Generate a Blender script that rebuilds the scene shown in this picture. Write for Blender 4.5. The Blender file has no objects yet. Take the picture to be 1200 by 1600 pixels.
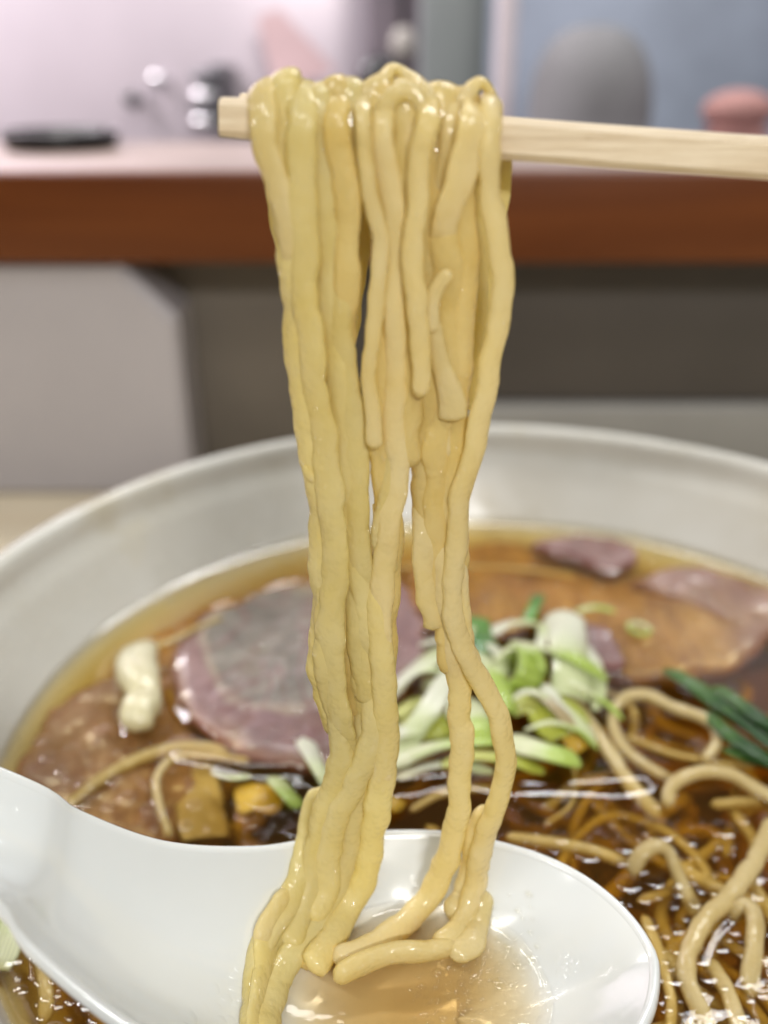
import bpy, math, random
import numpy as np
from mathutils import Vector, noise as mnoise

random.seed(7)
rng = np.random.default_rng(11)
scene = bpy.context.scene
COL = scene.collection
S = 0.01                      # the script thinks in centimetres, Blender gets metres

# ------------------------------------------------------------------ camera
F = 1500.0                    # focal length in photo pixels (1200 x 1600)
PITCH = math.radians(25.3)
CAM_Z = 11.4                  # cm above the soup surface
cam_d = bpy.data.cameras.new("camera")
cam = bpy.data.objects.new("camera", cam_d)
COL.objects.link(cam)
cam.location = (0, 0, CAM_Z * S)
cam.rotation_euler = (math.pi / 2 - PITCH, 0, 0)
cam_d.sensor_fit = 'VERTICAL'
cam_d.sensor_height = 24.0
cam_d.lens = F / 1600 * 24.0
cam_d.clip_start = 0.005
cam_d.clip_end = 50
cam_d.dof.use_dof = True
cam_d.dof.focus_distance = 0.1145
cam_d.dof.aperture_fstop = 7.6
cam_d.dof.aperture_blades = 0
scene.camera = cam
scene.render.resolution_x = 768
scene.render.resolution_y = 1024

# ------------------------------------------------------------------ world, lamps, exposure
w = bpy.data.worlds.new("World")
scene.world = w
w.use_nodes = True
bg = w.node_tree.nodes["Background"]
bg.inputs[0].default_value = (0.93, 0.96, 1.0, 1)
bg.inputs[1].default_value = 0.085


def lamp(name, loc, target, size, size_y, power, color):
    d = bpy.data.lights.new(name, 'AREA')
    d.shape = 'RECTANGLE'
    d.size, d.size_y = size, size_y
    d.energy = power
    d.color = color
    o = bpy.data.objects.new(name, d)
    COL.objects.link(o)
    o.location = loc
    o.rotation_euler = (Vector(target) - Vector(loc)).to_track_quat('-Z', 'Y').to_euler()
    return o


lamp("tube_lamp", (0.10, 0.72, 1.10), (0.02, 0.12, 0), 1.25, 0.09, 7.8, (1.0, 0.985, 0.95))
lamp("tube_lamp", (-0.25, -0.35, 1.05), (0.0, 0.12, 0), 1.25, 0.06, 7.2, (1.0, 0.975, 0.93))
lamp("tube_lamp", (0.25, -0.75, 0.62), (0.02, 0.10, 0.04), 0.30, 0.08, 7.0, (1.0, 0.98, 0.95))
lamp("kitchen_fill", (-0.66, 0.72, 0.60), (-0.62, 1.0, 0.12), 0.5, 0.12, 16.0, (1.0, 0.945, 0.975))  # added fill out of view, brightens the left of the kitchen wall
lamp("kitchen_fill", (0.35, 0.62, 0.8), (0.25, 0.85, 0.1), 0.5, 0.12, 3.0, (0.95, 0.97, 1.0))  # added fill out of view for the right of the kitchen

scene.view_settings.view_transform = 'Standard'
scene.view_settings.look = 'None'
scene.view_settings.exposure = 0
scene.view_settings.gamma = 1
scene.render.engine = 'CYCLES'
cy = scene.cycles
cy.use_denoising = True
cy.max_bounces = 14
cy.diffuse_bounces = 7
cy.glossy_bounces = 4
cy.transmission_bounces = 8
cy.transparent_max_bounces = 24
cy.caustics_reflective = False
cy.caustics_refractive = False
cy.sample_clamp_indirect = 4.0

# ------------------------------------------------------------------ rays of the photograph
ST, CT = math.sin(PITCH), math.cos(PITCH)
ORG = np.array([0, 0, CAM_Z])


def ray(px, py):
    x = (px - 600) / F
    y = -(py - 800) / F
    return np.array([x, CT + y * ST, -ST + y * CT])


def PY(px, py, Y):
    d = ray(px, py)
    return ORG + d * (Y / d[1])


def PZ(px, py, z):
    d = ray(px, py)
    return ORG + d * ((z - CAM_Z) / d[2])


# ------------------------------------------------------------------ materials
class NT:
    def __init__(self, name):
        self.m = bpy.data.materials.new(name)
        self.m.use_nodes = True
        self.t = self.m.node_tree
        self.n = self.t.nodes
        self.b = self.n.get("Principled BSDF")
        self.out = self.n.get("Material Output")

    def node(self, typ, **kw):
        n = self.n.new(typ)
        for k, v in kw.items():
            if k.startswith('i_'):
                key = k[2:]
                key = int(key) if key.isdigit() else key.replace('_', ' ')
                n.inputs[key].default_value = v
            else:
                setattr(n, k, v)
        return n

    def link(self, a, b):
        self.t.links.new(a, b)

    def coord(self, kind='Object', scale=(1, 1, 1)):
        c = self.node('ShaderNodeTexCoord')
        mp = self.node('ShaderNodeMapping')
        mp.inputs['Scale'].default_value = scale
        self.link(c.outputs[kind], mp.inputs['Vector'])
        return mp.outputs['Vector']

    def noise(self, vec, scale, detail=4, rough=0.55, dist=0.0):
        n = self.node('ShaderNodeTexNoise')
        n.inputs['Scale'].default_value = scale
        n.inputs['Detail'].default_value = detail
        n.inputs['Roughness'].default_value = rough
        n.inputs['Distortion'].default_value = dist
        self.link(vec, n.inputs['Vector'])
        return n.outputs['Fac']

    def ramp(self, fac, stops):
        r = self.node('ShaderNodeValToRGB')
        el = r.color_ramp.elements
        while len(el) > 1:
            el.remove(el[-1])
        for i, (p, c) in enumerate(stops):
            e = el[0] if i == 0 else el.new(p)
            e.position = p
            e.color = (*c, 1) if len(c) == 3 else c
        self.link(fac, r.inputs['Fac'])
        return r.outputs['Color']

    def mix(self, fac, a, b, blend='MIX'):
        m = self.node('ShaderNodeMix')
        m.data_type = 'RGBA'
        m.blend_type = blend
        for sock, v in ((m.inputs[0], fac), (m.inputs[6], a), (m.inputs[7], b)):
            if hasattr(v, 'links'):
                self.link(v, sock)
            elif isinstance(v, (int, float)):
                sock.default_value = v
            else:
                sock.default_value = (*v, 1)
        return m.outputs[2]

    def bump(self, h, strength, dist, normal=None):
        b = self.node('ShaderNodeBump')
        b.inputs['Strength'].default_value = strength
        b.inputs['Distance'].default_value = dist
        self.link(h, b.inputs['Height'])
        if normal is not None:
            self.link(normal, b.inputs['Normal'])
        return b.outputs['Normal']

    def set(self, **kw):
        for k, v in kw.items():
            s = self.b.inputs[k.replace('_', ' ')]
            if hasattr(v, 'links'):
                self.link(v, s)
            elif isinstance(v, tuple) and len(v) == 3 and s.type == 'RGBA':
                s.default_value = (*v, 1)
            else:
                s.default_value = v


def wet_beads(m, v, scale, mask_scale, lo, hi, dist, normal=None):
    """beads and runnels of broth clinging to a surface: small domes in the relief of the wet coat."""
    vo = m.node('ShaderNodeTexVoronoi')
    vo.inputs['Scale'].default_value = scale
    m.link(v, vo.inputs['Vector'])
    dome = m.ramp(vo.outputs['Distance'], [(0.0, (1,) * 3), (0.15, (0.93,) * 3), (0.30, (0.70,) * 3), (0.42, (0.30,) * 3), (0.5, (0,) * 3)])
    sel = m.ramp(m.noise(v, mask_scale, 2, 0.5), [(lo, (0,) * 3), (hi, (1,) * 3)])
    h = m.mix(1.0, dome, sel, 'MULTIPLY')
    return m.bump(h, 1.0, dist, normal)


def noodle_mat(name, c1, c2, ct, trans=0.42):
    m = NT(name)
    v = m.coord()
    oi = m.node('ShaderNodeObjectInfo')
    f = m.noise(v, 110, 5, 0.6)
    col = m.ramp(f, [(0.30, c2), (0.68, c1)])
    tint = m.node('ShaderNodeMapRange', i_1=0.0, i_2=1.0, i_3=0.90, i_4=1.04)
    m.link(oi.outputs['Random'], tint.inputs[0])
    col = m.mix(1.0, col, tint.outputs[0], 'MULTIPLY')
    vo = m.node('ShaderNodeTexVoronoi')            # bran flecks in the dough
    vo.inputs['Scale'].default_value = 260
    m.link(v, vo.inputs['Vector'])
    sp = m.ramp(vo.outputs['Distance'], [(0.0, (1, 1, 1)), (0.045, (1, 1, 1)), (0.08, (0, 0, 0))])
    sel = m.ramp(m.noise(v, 95, 1), [(0.68, (0, 0, 0)), (0.71, (1, 1, 1))])
    fl = m.mix(1.0, sp, sel, 'MULTIPLY')
    col = m.mix(fl, col, (0.25, 0.13, 0.04))
    n1 = m.bump(m.noise(v, 330, 3, 0.6), 0.25, 0.0008)
    n2 = m.bump(m.noise(v, 1300, 3, 0.6), 0.25, 0.0003, n1)
    n3 = wet_beads(m, v, 900, 230, 0.27, 0.40, 0.00075, m.bump(m.noise(v, 500, 2, 0.5), 0.25, 0.0008))
    m.set(Base_Color=col, Roughness=0.4, Normal=n2, Specular_IOR_Level=0.3,
          Coat_Roughness=0.07, Coat_IOR=1.5, Coat_Weight=0.9)
    m.link(n3, m.b.inputs['Coat Normal'])
    tr = m.node('ShaderNodeBsdfTranslucent')
    tr.inputs['Color'].default_value = (*ct, 1)
    m.link(n1, tr.inputs['Normal'])
    mx = m.node('ShaderNodeMixShader')
    mx.inputs[0].default_value = trans
    m.link(m.b.outputs[0], mx.inputs[1])
    m.link(tr.outputs[0], mx.inputs[2])
    m.link(mx.outputs[0], m.out.inputs['Surface'])
    return m.m


M = {}
M['noodle'] = noodle_mat("noodle_dough", (0.86, 0.755, 0.43), (0.80, 0.66, 0.29), (0.90, 0.79, 0.31))
M['yellow'] = noodle_mat("noodle_dough_yellow", (0.85, 0.75, 0.38), (0.79, 0.655, 0.245), (0.895, 0.795, 0.28))
M['amber'] = noodle_mat("noodle_dough_amber", (0.82, 0.685, 0.31), (0.76, 0.585, 0.20), (0.88, 0.745, 0.23))  # deeper amber dough, mostly on the strands behind
M['noodle_pale'] = noodle_mat("noodle_dough_pale", (0.68, 0.56, 0.28), (0.58, 0.45, 0.18), (0.66, 0.50, 0.18), 0.35)


def simple(name, col, rough=0.5, var=0.08, scale=60, bump=0.0, bscale=200, **kw):
    m = NT(name)
    v = m.coord()
    f = m.noise(v, scale, 5)
    lo = tuple(c * (1 - var) for c in col)
    hi = tuple(min(1, c * (1 + var)) for c in col)
    c = m.ramp(f, [(0.3, lo), (0.7, hi)])
    m.set(Base_Color=c, Roughness=rough, **kw)
    if bump:
        m.set(Normal=m.bump(m.noise(v, bscale, 4), bump, 0.0005))
    return m.m


# white glazed porcelain and the bowl's white plastic
m = NT("white_porcelain")
v = m.coord()
spk = m.noise(v, 900, 2, 0.5)
c = m.ramp(m.noise(v, 25, 4), [(0.3, (0.62, 0.64, 0.63)), (0.7, (0.645, 0.665, 0.655))])
m.set(Base_Color=c, Roughness=0.14, Coat_Weight=0.5, Coat_Roughness=0.13, Specular_IOR_Level=0.4,
      Subsurface_Weight=0.25, Subsurface_Scale=0.002, Subsurface_Radius=(1, 0.9, 0.8),
      Normal=m.bump(m.noise(v, 70, 3), 0.12, 0.0006))
M['porcelain_nt'] = m
M['porcelain'] = m.m

m = NT("bowl_white")
v = m.coord()
st = m.noise(v, 22, 6, 0.65)
c = m.ramp(st, [(0.28, (0.45, 0.41, 0.31)), (0.42, (0.54, 0.525, 0.465)), (0.7, (0.58, 0.575, 0.53))])
blot = m.ramp(m.noise(v, 60, 3, 0.5), [(0.62, (0, 0, 0)), (0.74, (1, 1, 1))])
c = m.mix(m.mix(1.0, blot, (0.35, 0.35, 0.35), 'MULTIPLY'), c, (0.52, 0.46, 0.30))
m.set(Base_Color=c, Roughness=m.ramp(m.noise(v, 45, 4), [(0.3, (0.2,) * 3), (0.7, (0.42,) * 3)]),
      Normal=m.bump(m.noise(v, 90, 4), 0.15, 0.0006))
M['bowl'] = m.m


pm = M.pop('porcelain_nt')
pm.link(wet_beads(pm, pm.coord(), 420, 60, 0.56, 0.62, 0.0005, pm.bump(pm.noise(pm.coord(), 70, 3), 0.12, 0.0006)), pm.b.inputs['Coat Normal'])
pm.set(Coat_Weight=0.8)


def liquid(name, color, density, bump_scale=55, bump_s=0.12, ior=1.36, cells=True, cloud=0.0):
    m = NT(name)
    m.n.remove(m.b)
    v = m.coord()
    h = m.noise(v, bump_scale, 3, 0.5)
    nrm = m.bump(h, bump_s, 0.0015)
    if cells:
        vo = m.node('ShaderNodeTexVoronoi')
        vo.feature = 'F1'
        vo.inputs['Scale'].default_value = 210
        m.link(v, vo.inputs['Vector'])
        hh = m.ramp(vo.outputs['Distance'], [(0.0, (1,) * 3), (0.35, (0.85,) * 3), (0.62, (0,) * 3)])
        sel = m.ramp(m.noise(v, 40, 2), [(0.45, (0,) * 3), (0.6, (1,) * 3)])
        hh = m.mix(1.0, hh, sel, 'MULTIPLY')
        nrm = m.bump(hh, 0.2, 0.0005, nrm)
    tr = m.node('ShaderNodeBsdfTransparent')
    gl = m.node('ShaderNodeBsdfGlossy')
    gl.inputs['Roughness'].default_value = 0.03
    m.link(nrm, gl.inputs['Normal'])
    fr = m.node('ShaderNodeFresnel')
    fr.inputs['IOR'].default_value = ior
    m.link(nrm, fr.inputs['Normal'])
    mx = m.node('ShaderNodeMixShader')
    ge = m.node('ShaderNodeNewGeometry')
    inv = m.node('ShaderNodeMath', operation='SUBTRACT', i_0=1.0)
    m.link(ge.outputs['Backfacing'], inv.inputs[1])
    mu = m.node('ShaderNodeMath', operation='MULTIPLY')
    m.link(fr.outputs[0], mu.inputs[0])
    m.link(inv.outputs[0], mu.inputs[1])
    m.link(mu.outputs[0], mx.inputs[0])
    m.link(tr.outputs[0], mx.inputs[1])
    m.link(gl.outputs[0], mx.inputs[2])
    m.link(mx.outputs[0], m.out.inputs['Surface'])
    va = m.node('ShaderNodeVolumeAbsorption')
    va.inputs['Color'].default_value = (*color, 1)
    va.inputs['Density'].default_value = density
    if cloud:
        vs = m.node('ShaderNodeVolumeScatter')
        vs.inputs['Color'].default_value = (0.93, 0.58, 0.12, 1)
        vs.inputs['Density'].default_value = cloud
        vs.inputs['Anisotropy'].default_value = 0.2
        av = m.node('ShaderNodeAddShader')
        m.link(va.outputs[0], av.inputs[0])
        m.link(vs.outputs[0], av.inputs[1])
        m.link(av.outputs[0], m.out.inputs['Volume'])
    else:
        m.link(va.outputs[0], m.out.inputs['Volume'])
    return m.m


M['broth'] = liquid("amber_broth", (0.90, 0.70, 0.03), 150, 55, 0.03, ior=1.45, cells=False, cloud=15.0)
M['pool'] = liquid("spoon_broth", (0.86, 0.62, 0.10), 200, 120, 0.10, cells=False, cloud=14.0)
M['oil'] = liquid("clear_oil", (0.95, 0.82, 0.2), 160, 100, 0.02, 1.62, cells=False)


def leek_mat(name, c_white, c_green, mixpos=(0.35, 0.65), sss=0.32, stripe=1.0, coat=0.8):
    """colour runs along the piece by the float attribute 'along', fibres across by 'across'."""
    m = NT(name)
    v = m.coord()
    a = m.node('ShaderNodeAttribute')
    a.attribute_name = 'along'
    b = m.node('ShaderNodeAttribute')
    b.attribute_name = 'across'
    ad = m.node('ShaderNodeMath', operation='ADD')
    nz = m.node('ShaderNodeMath', operation='MULTIPLY_ADD', i_1=0.5, i_2=-0.25)
    m.link(m.noise(v, 120, 3), nz.inputs[0])
    m.link(a.outputs['Fac'], ad.inputs[0])
    m.link(nz.outputs[0], ad.inputs[1])
    col = m.ramp(ad.outputs[0], [(mixpos[0], c_white), (mixpos[1], c_green)])
    wv = m.node('ShaderNodeMath', operation='MULTIPLY', i_1=70.0)
    m.link(b.outputs['Fac'], wv.inputs[0])
    sn = m.node('ShaderNodeMath', operation='SINE')
    m.link(wv.outputs[0], sn.inputs[0])
    ln = m.node('ShaderNodeMapRange', i_1=-1.0, i_2=1.0, i_3=1 - 0.16 * stripe, i_4=1.05)
    m.link(sn.outputs[0], ln.inputs[0])
    col = m.mix(1.0, col, ln.outputs[0], 'MULTIPLY')
    nrm = m.bump(sn.outputs[0], 0.25 * stripe, 0.0002)
    m.set(Base_Color=col, Roughness=0.28, Normal=nrm, Coat_Weight=coat, Coat_Roughness=0.06)
    m.link(wet_beads(m, v, 500, 150, 0.5, 0.65, 0.0004, nrm), m.b.inputs['Coat Normal'])
    tr = m.node('ShaderNodeBsdfTranslucent')
    m.link(m.mix(1.0, col, (1.0, 1.0, 0.8), 'MULTIPLY'), tr.inputs['Color'])
    mx = m.node('ShaderNodeMixShader')
    mx.inputs[0].default_value = sss
    m.link(m.b.outputs[0], mx.inputs[1])
    m.link(tr.outputs[0], mx.inputs[2])
    m.link(mx.outputs[0], m.out.inputs['Surface'])
    return m.m


M['leek_white'] = leek_mat("leek_white", (0.88, 0.89, 0.76), (0.76, 0.82, 0.50))
M['leek_mid'] = leek_mat("leek_pale_green", (0.84, 0.87, 0.60), (0.55, 0.70, 0.16))
M['leek_bright'] = leek_mat("leek_bright_green", (0.66, 0.74, 0.36), (0.46, 0.60, 0.12))
M['leek_yellow'] = leek_mat("leek_yellow_green", (0.66, 0.68, 0.20), (0.52, 0.56, 0.08))
M['leek_dark'] = leek_mat("leek_dark_green", (0.055, 0.16, 0.014), (0.016, 0.075, 0.008), sss=0.15, stripe=1.8, coat=0.3)
M['leek_leaf'] = leek_mat("leek_leaf_green", (0.10, 0.30, 0.03), (0.055, 0.21, 0.02), sss=0.2)
M['yellow_menma'] = leek_mat("yellow_bamboo", (0.80, 0.56, 0.05), (0.70, 0.44, 0.03))
M['onion'] = leek_mat("pale_onion", (0.62, 0.54, 0.36), (0.50, 0.40, 0.22), stripe=0.15)
M['cream'] = leek_mat("cream_piece", (0.80, 0.76, 0.56), (0.74, 0.69, 0.46), sss=0.3, stripe=0.2)

m = NT("roast_pork")
v = m.coord()
fa = m.node('ShaderNodeAttribute')
fa.attribute_name = 'fat'
ra = m.node('ShaderNodeAttribute')
ra.attribute_name = 'rind'
mv = m.coord('Object', (1, 0.55, 1))
grain = m.noise(mv, 120, 6, 0.68, 0.6)
big = m.noise(v, 40, 4, 0.6)
lean = m.ramp(grain, [(0.28, (0.105, 0.050, 0.046)), (0.5, (0.18, 0.098, 0.093)), (0.72, (0.30, 0.185, 0.172))])
lean = m.mix(m.ramp(big, [(0.35, (0,) * 3), (0.75, (0.55,) * 3)]), lean, (0.270, 0.165, 0.145))
fatn = m.noise(v, 55, 3, 0.5, 2.2)
fatc = m.ramp(fatn, [(0.3, (0.115, 0.10, 0.078)), (0.5, (0.185, 0.163, 0.13)), (0.7, (0.28, 0.25, 0.205))])
fsum = m.node('ShaderNodeMath', operation='MULTIPLY_ADD', i_1=0.5, i_2=-0.25)
m.link(big, fsum.inputs[0])
fs2 = m.node('ShaderNodeMath', operation='ADD')
m.link(fsum.outputs[0], fs2.inputs[0])
m.link(fa.outputs['Fac'], fs2.inputs[1])
col = m.mix(m.ramp(fs2.outputs[0], [(0.36, (0,) * 3), (0.50, (0.95,) * 3)]), lean, fatc)
col = m.mix(m.ramp(fs2.outputs[0], [(0.36, (0,) * 3), (0.42, (0.75,) * 3), (0.50, (0,) * 3)]), col, (0.36, 0.30, 0.22))
col = m.mix(ra.outputs['Fac'], col, (0.22, 0.085, 0.08))
ta = m.node('ShaderNodeAttribute')
ta.attribute_name = 'tan'
col = m.mix(ta.outputs['Fac'], col, m.ramp(grain, [(0.3, (0.24, 0.13, 0.05)), (0.5, (0.42, 0.26, 0.12)), (0.75, (0.60, 0.42, 0.24))]))
# darker seams between the muscles
cr = m.noise(mv, 42, 2, 0.4, 2.2)
seam = m.ramp(cr, [(0.47, (0,) * 3), (0.5, (0.85,) * 3), (0.52, (0,) * 3)])
col = m.mix(seam, col, (0.17, 0.075, 0.065))
m.set(Base_Color=col, Roughness=0.33, Subsurface_Weight=0.35, Subsurface_Scale=0.0022,
      Subsurface_Radius=(1, 0.4, 0.3), Coat_Weight=0.4, Coat_Roughness=0.08,
      Normal=m.bump(grain, 0.5, 0.0007))
M['pork'] = m.m

m = NT("bare_wood")
v = m.coord('Object', (0.035, 1, 1))
g = m.noise(v, 1500, 6, 0.7)
g2 = m.noise(m.coord('Object', (0.02, 1, 1)), 420, 4, 0.6)
c = m.ramp(g, [(0.28, (0.52, 0.40, 0.25)), (0.5, (0.68, 0.56, 0.39)), (0.74, (0.80, 0.70, 0.53))])
c = m.mix(m.ramp(g2, [(0.45, (0,) * 3), (0.7, (0.55,) * 3)]), c, (0.56, 0.43, 0.27))
fl = m.ramp(m.noise(m.coord('Object', (0.35, 1, 1)), 480, 2), [(0.72, (0,) * 3), (0.78, (0.8,) * 3)])
c = m.mix(fl, c, (0.30, 0.19, 0.09))
m.set(Base_Color=c, Roughness=m.ramp(g2, [(0.3, (0.3,) * 3), (0.7, (0.55,) * 3)]), Normal=m.bump(g, 0.5, 0.0003))
M['wood'] = m.m

m = NT("varnished_edge")
v = m.coord('Object', (0.06, 1, 1))
g = m.noise(v, 90, 6, 0.6, 0.5)
c = m.ramp(g, [(0.3, (0.085, 0.021, 0.003)), (0.7, (0.135, 0.038, 0.007))])
m.set(Base_Color=c, Roughness=0.45, Specular_IOR_Level=0.2)
M['edge'] = m.m
m = NT("table_wood")
v = m.coord('Object', (0.08, 1, 1))
c = m.ramp(m.noise(v, 60, 6), [(0.3, (0.82, 0.70, 0.50)), (0.7, (0.88, 0.78, 0.59))])
m.set(Base_Color=c, Roughness=0.4)
M['table'] = m.m
M['ctop'] = simple("counter_laminate", (0.27, 0.20, 0.165), 0.33, 0.16, 20)
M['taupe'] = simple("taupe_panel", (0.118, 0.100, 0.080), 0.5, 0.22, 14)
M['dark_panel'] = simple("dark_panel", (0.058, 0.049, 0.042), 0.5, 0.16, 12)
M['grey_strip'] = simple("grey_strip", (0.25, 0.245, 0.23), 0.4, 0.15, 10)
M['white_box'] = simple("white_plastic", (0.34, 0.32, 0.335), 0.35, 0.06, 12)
M['steel_pink'] = simple("kitchen_steel", (0.66, 0.58, 0.63), 0.33, 0.10, 5, Metallic=0.5)
M['grey_green'] = simple("grey_green_panel", (0.23, 0.25, 0.245), 0.5, 0.08, 8)
M['post'] = simple("pale_post", (0.62, 0.54, 0.56), 0.4, 0.08, 8)
M['blue_grey'] = simple("blue_grey_panel", (0.29, 0.325, 0.40), 0.5, 0.3, 7)
M['pot'] = simple("grey_metal", (0.185, 0.18, 0.185), 0.85, 0.2, 10)
M['dark_grey'] = simple("dark_grey_metal", (0.10, 0.095, 0.105), 0.4, 0.1, 20)
M['beige'] = simple("beige_plastic", (0.36, 0.33, 0.30), 0.6, 0.1, 20)
M['black'] = simple("black_plastic", (0.015, 0.015, 0.016), 0.3, 0.1, 20)
M['red'] = simple("red_plastic", (0.38, 0.19, 0.17), 0.7, 0.1, 20)
M['salmon'] = simple("salmon_reflection", (0.60, 0.42, 0.43), 0.6, 0.1, 20)  # pink of the wall reflection put into a plain colour
M['steel'] = simple("bright_steel", (0.62, 0.60, 0.62), 0.35, 0.05, 20, Metallic=1.0)
M['dim_purple'] = simple("dim_cloth", (0.20, 0.165, 0.19), 0.7, 0.2, 14)


# ------------------------------------------------------------------ mesh helpers
def mk(name, verts, faces, mat, parent=None, smooth=True, origin=None, attrs=None):
    verts = np.asarray(verts, float)
    o_c = np.array(origin, float) if origin is not None else (verts.min(0) + verts.max(0)) / 2
    me = bpy.data.meshes.new(name)
    me.from_pydata(((verts - o_c) * S).tolist(), [], [tuple(int(i) for i in f) for f in faces])
    me.validate()
    if smooth:
        me.polygons.foreach_set('use_smooth', [True] * len(me.polygons))
    me.materials.append(mat)
    if attrs:
        for k, a in attrs.items():
            at = me.attributes.new(k, 'FLOAT', 'POINT')
            at.data.foreach_set('value', np.asarray(a, np.float32))
    o = bpy.data.objects.new(name, me)
    COL.objects.link(o)
    o['_c'] = [float(x) for x in o_c]
    if parent is not None:
        o.parent = parent
        pc = np.array(list(parent['_c']))
        o.location = (o_c - pc) * S
    else:
        o.location = o_c * S
    return o


def empty(name, c):
    o = bpy.data.objects.new(name, None)
    o.empty_display_size = 0.01
    COL.objects.link(o)
    o.location = np.array(c, float) * S
    o['_c'] = [float(x) for x in c]
    return o


def tag(o, label, cat, group=None, kind=None):
    o['label'] = label
    o['category'] = cat
    if group:
        o['group'] = group
    if kind:
        o['kind'] = kind
    return o


def catmull(P, n):
    P = np.asarray(P, float)
    if len(P) == 2:
        t = np.linspace(0, 1, n)[:, None]
        return P[0] * (1 - t) + P[1] * t
    Q = np.vstack([2 * P[0] - P[1], P, 2 * P[-1] - P[-2]])
    # centripetal-ish via dense uniform sampling then arc-length resampling
    out = []
    for i in range(1, len(Q) - 2):
        t = np.linspace(0, 1, 40, endpoint=False)[:, None]
        p0, p1, p2, p3 = Q[i - 1], Q[i], Q[i + 1], Q[i + 2]
        out.append(0.5 * ((2 * p1) + (-p0 + p2) * t + (2 * p0 - 5 * p1 + 4 * p2 - p3) * t ** 2 + (-p0 + 3 * p1 - 3 * p2 + p3) * t ** 3))
    out.append(Q[-2][None])
    D = np.vstack(out)
    s = np.r_[0, np.cumsum(np.linalg.norm(np.diff(D[:, :3], axis=0), axis=1))]
    si = np.linspace(0, s[-1], n)
    return np.stack([np.interp(si, s, D[:, k]) for k in range(D.shape[1])], 1)


def fnoise(t, seed, freq):
    return np.array([mnoise.noise(Vector((x * freq, seed * 7.31, seed * 3.7))) for x in t])


def frames(P, ref):
    T = np.gradient(P, axis=0)
    T /= np.linalg.norm(T, axis=1)[:, None] + 1e-9
    sd = np.cross(T[0], ref)
    if np.linalg.norm(sd) < 1e-3:
        sd = np.cross(T[0], np.array([1, 0, 0.1]))
    sd /= np.linalg.norm(sd)
    out = []
    for t in T:
        sd = sd - t * np.dot(sd, t)
        sd /= np.linalg.norm(sd) + 1e-9
        out.append(sd.copy())
    Sd = np.array(out)
    N = np.cross(Sd, T)
    return T, Sd, N


def sweep(P, W, Tk, ref, seed=0, sides=14, expo=2.7, twist=0.0, rough=1.0, step=None, cut=False):
    """Noodle: rounded-rectangle section along P (already resampled), widths W, thicknesses Tk (full)."""
    n = len(P)
    s = np.r_[0, np.cumsum(np.linalg.norm(np.diff(P, axis=0), axis=1))]
    T, Sd, N = frames(P, np.array(ref, float))
    L = s[-1]
    # round the ends
    def cap(d, r):
        d = np.clip(d / r, 0, 1)
        return np.sqrt(np.maximum(1 - (1 - d) ** 2, 0.0))
    capr = 0.06 if cut else 0.16
    endf = np.minimum(cap(s + 0.004, capr), cap(L - s + 0.004, capr))
    wv = 1 + rough * (0.10 * fnoise(s, seed + 1, 2.2) + 0.05 * fnoise(s, seed + 2, 6.5))
    tv = 1 + rough * (0.10 * fnoise(s, seed + 3, 2.0) + 0.02 * fnoise(s, seed + 4, 7.0))
    ang = twist + rough * 0.55 * fnoise(s, seed + 5, 0.9)
    eL = rough * (0.085 * fnoise(s, seed + 6, 4.2) + 0.028 * fnoise(s, seed + 8, 11.0))
    eR = rough * (0.085 * fnoise(s, seed + 7, 4.2) + 0.028 * fnoise(s, seed + 9, 11.0))
    th = np.linspace(0, 2 * np.pi, sides, endpoint=False) + 0.001
    cx = np.sign(np.cos(th)) * np.abs(np.cos(th)) ** (2 / expo)
    cyy = np.sign(np.sin(th)) * np.abs(np.sin(th)) ** (2 / expo)
    V = []
    for i in range(n):
        a = ang[i]
        u = Sd[i] * math.cos(a) + N[i] * math.sin(a)
        nn = -Sd[i] * math.sin(a) + N[i] * math.cos(a)
        w = W[i] * 0.5 * wv[i] * endf[i]
        t = Tk[i] * 0.5 * tv[i] * endf[i]
        side = np.where(cx > 0, 1 + eR[i] * 2, 1 + eL[i] * 2)
        V.append(P[i] + np.outer(cx * w * side, u) + np.outer(cyy * t, nn))
    V = np.vstack(V)
    Fc = []
    for i in range(n - 1):
        for k in range(sides):
            k2 = (k + 1) % sides
            Fc.append((i * sides + k, i * sides + k2, (i + 1) * sides + k2, (i + 1) * sides + k))
    Fc.append(tuple(range(sides))[::-1])
    Fc.append(tuple((n - 1) * sides + k for k in range(sides)))
    return V, Fc


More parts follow.
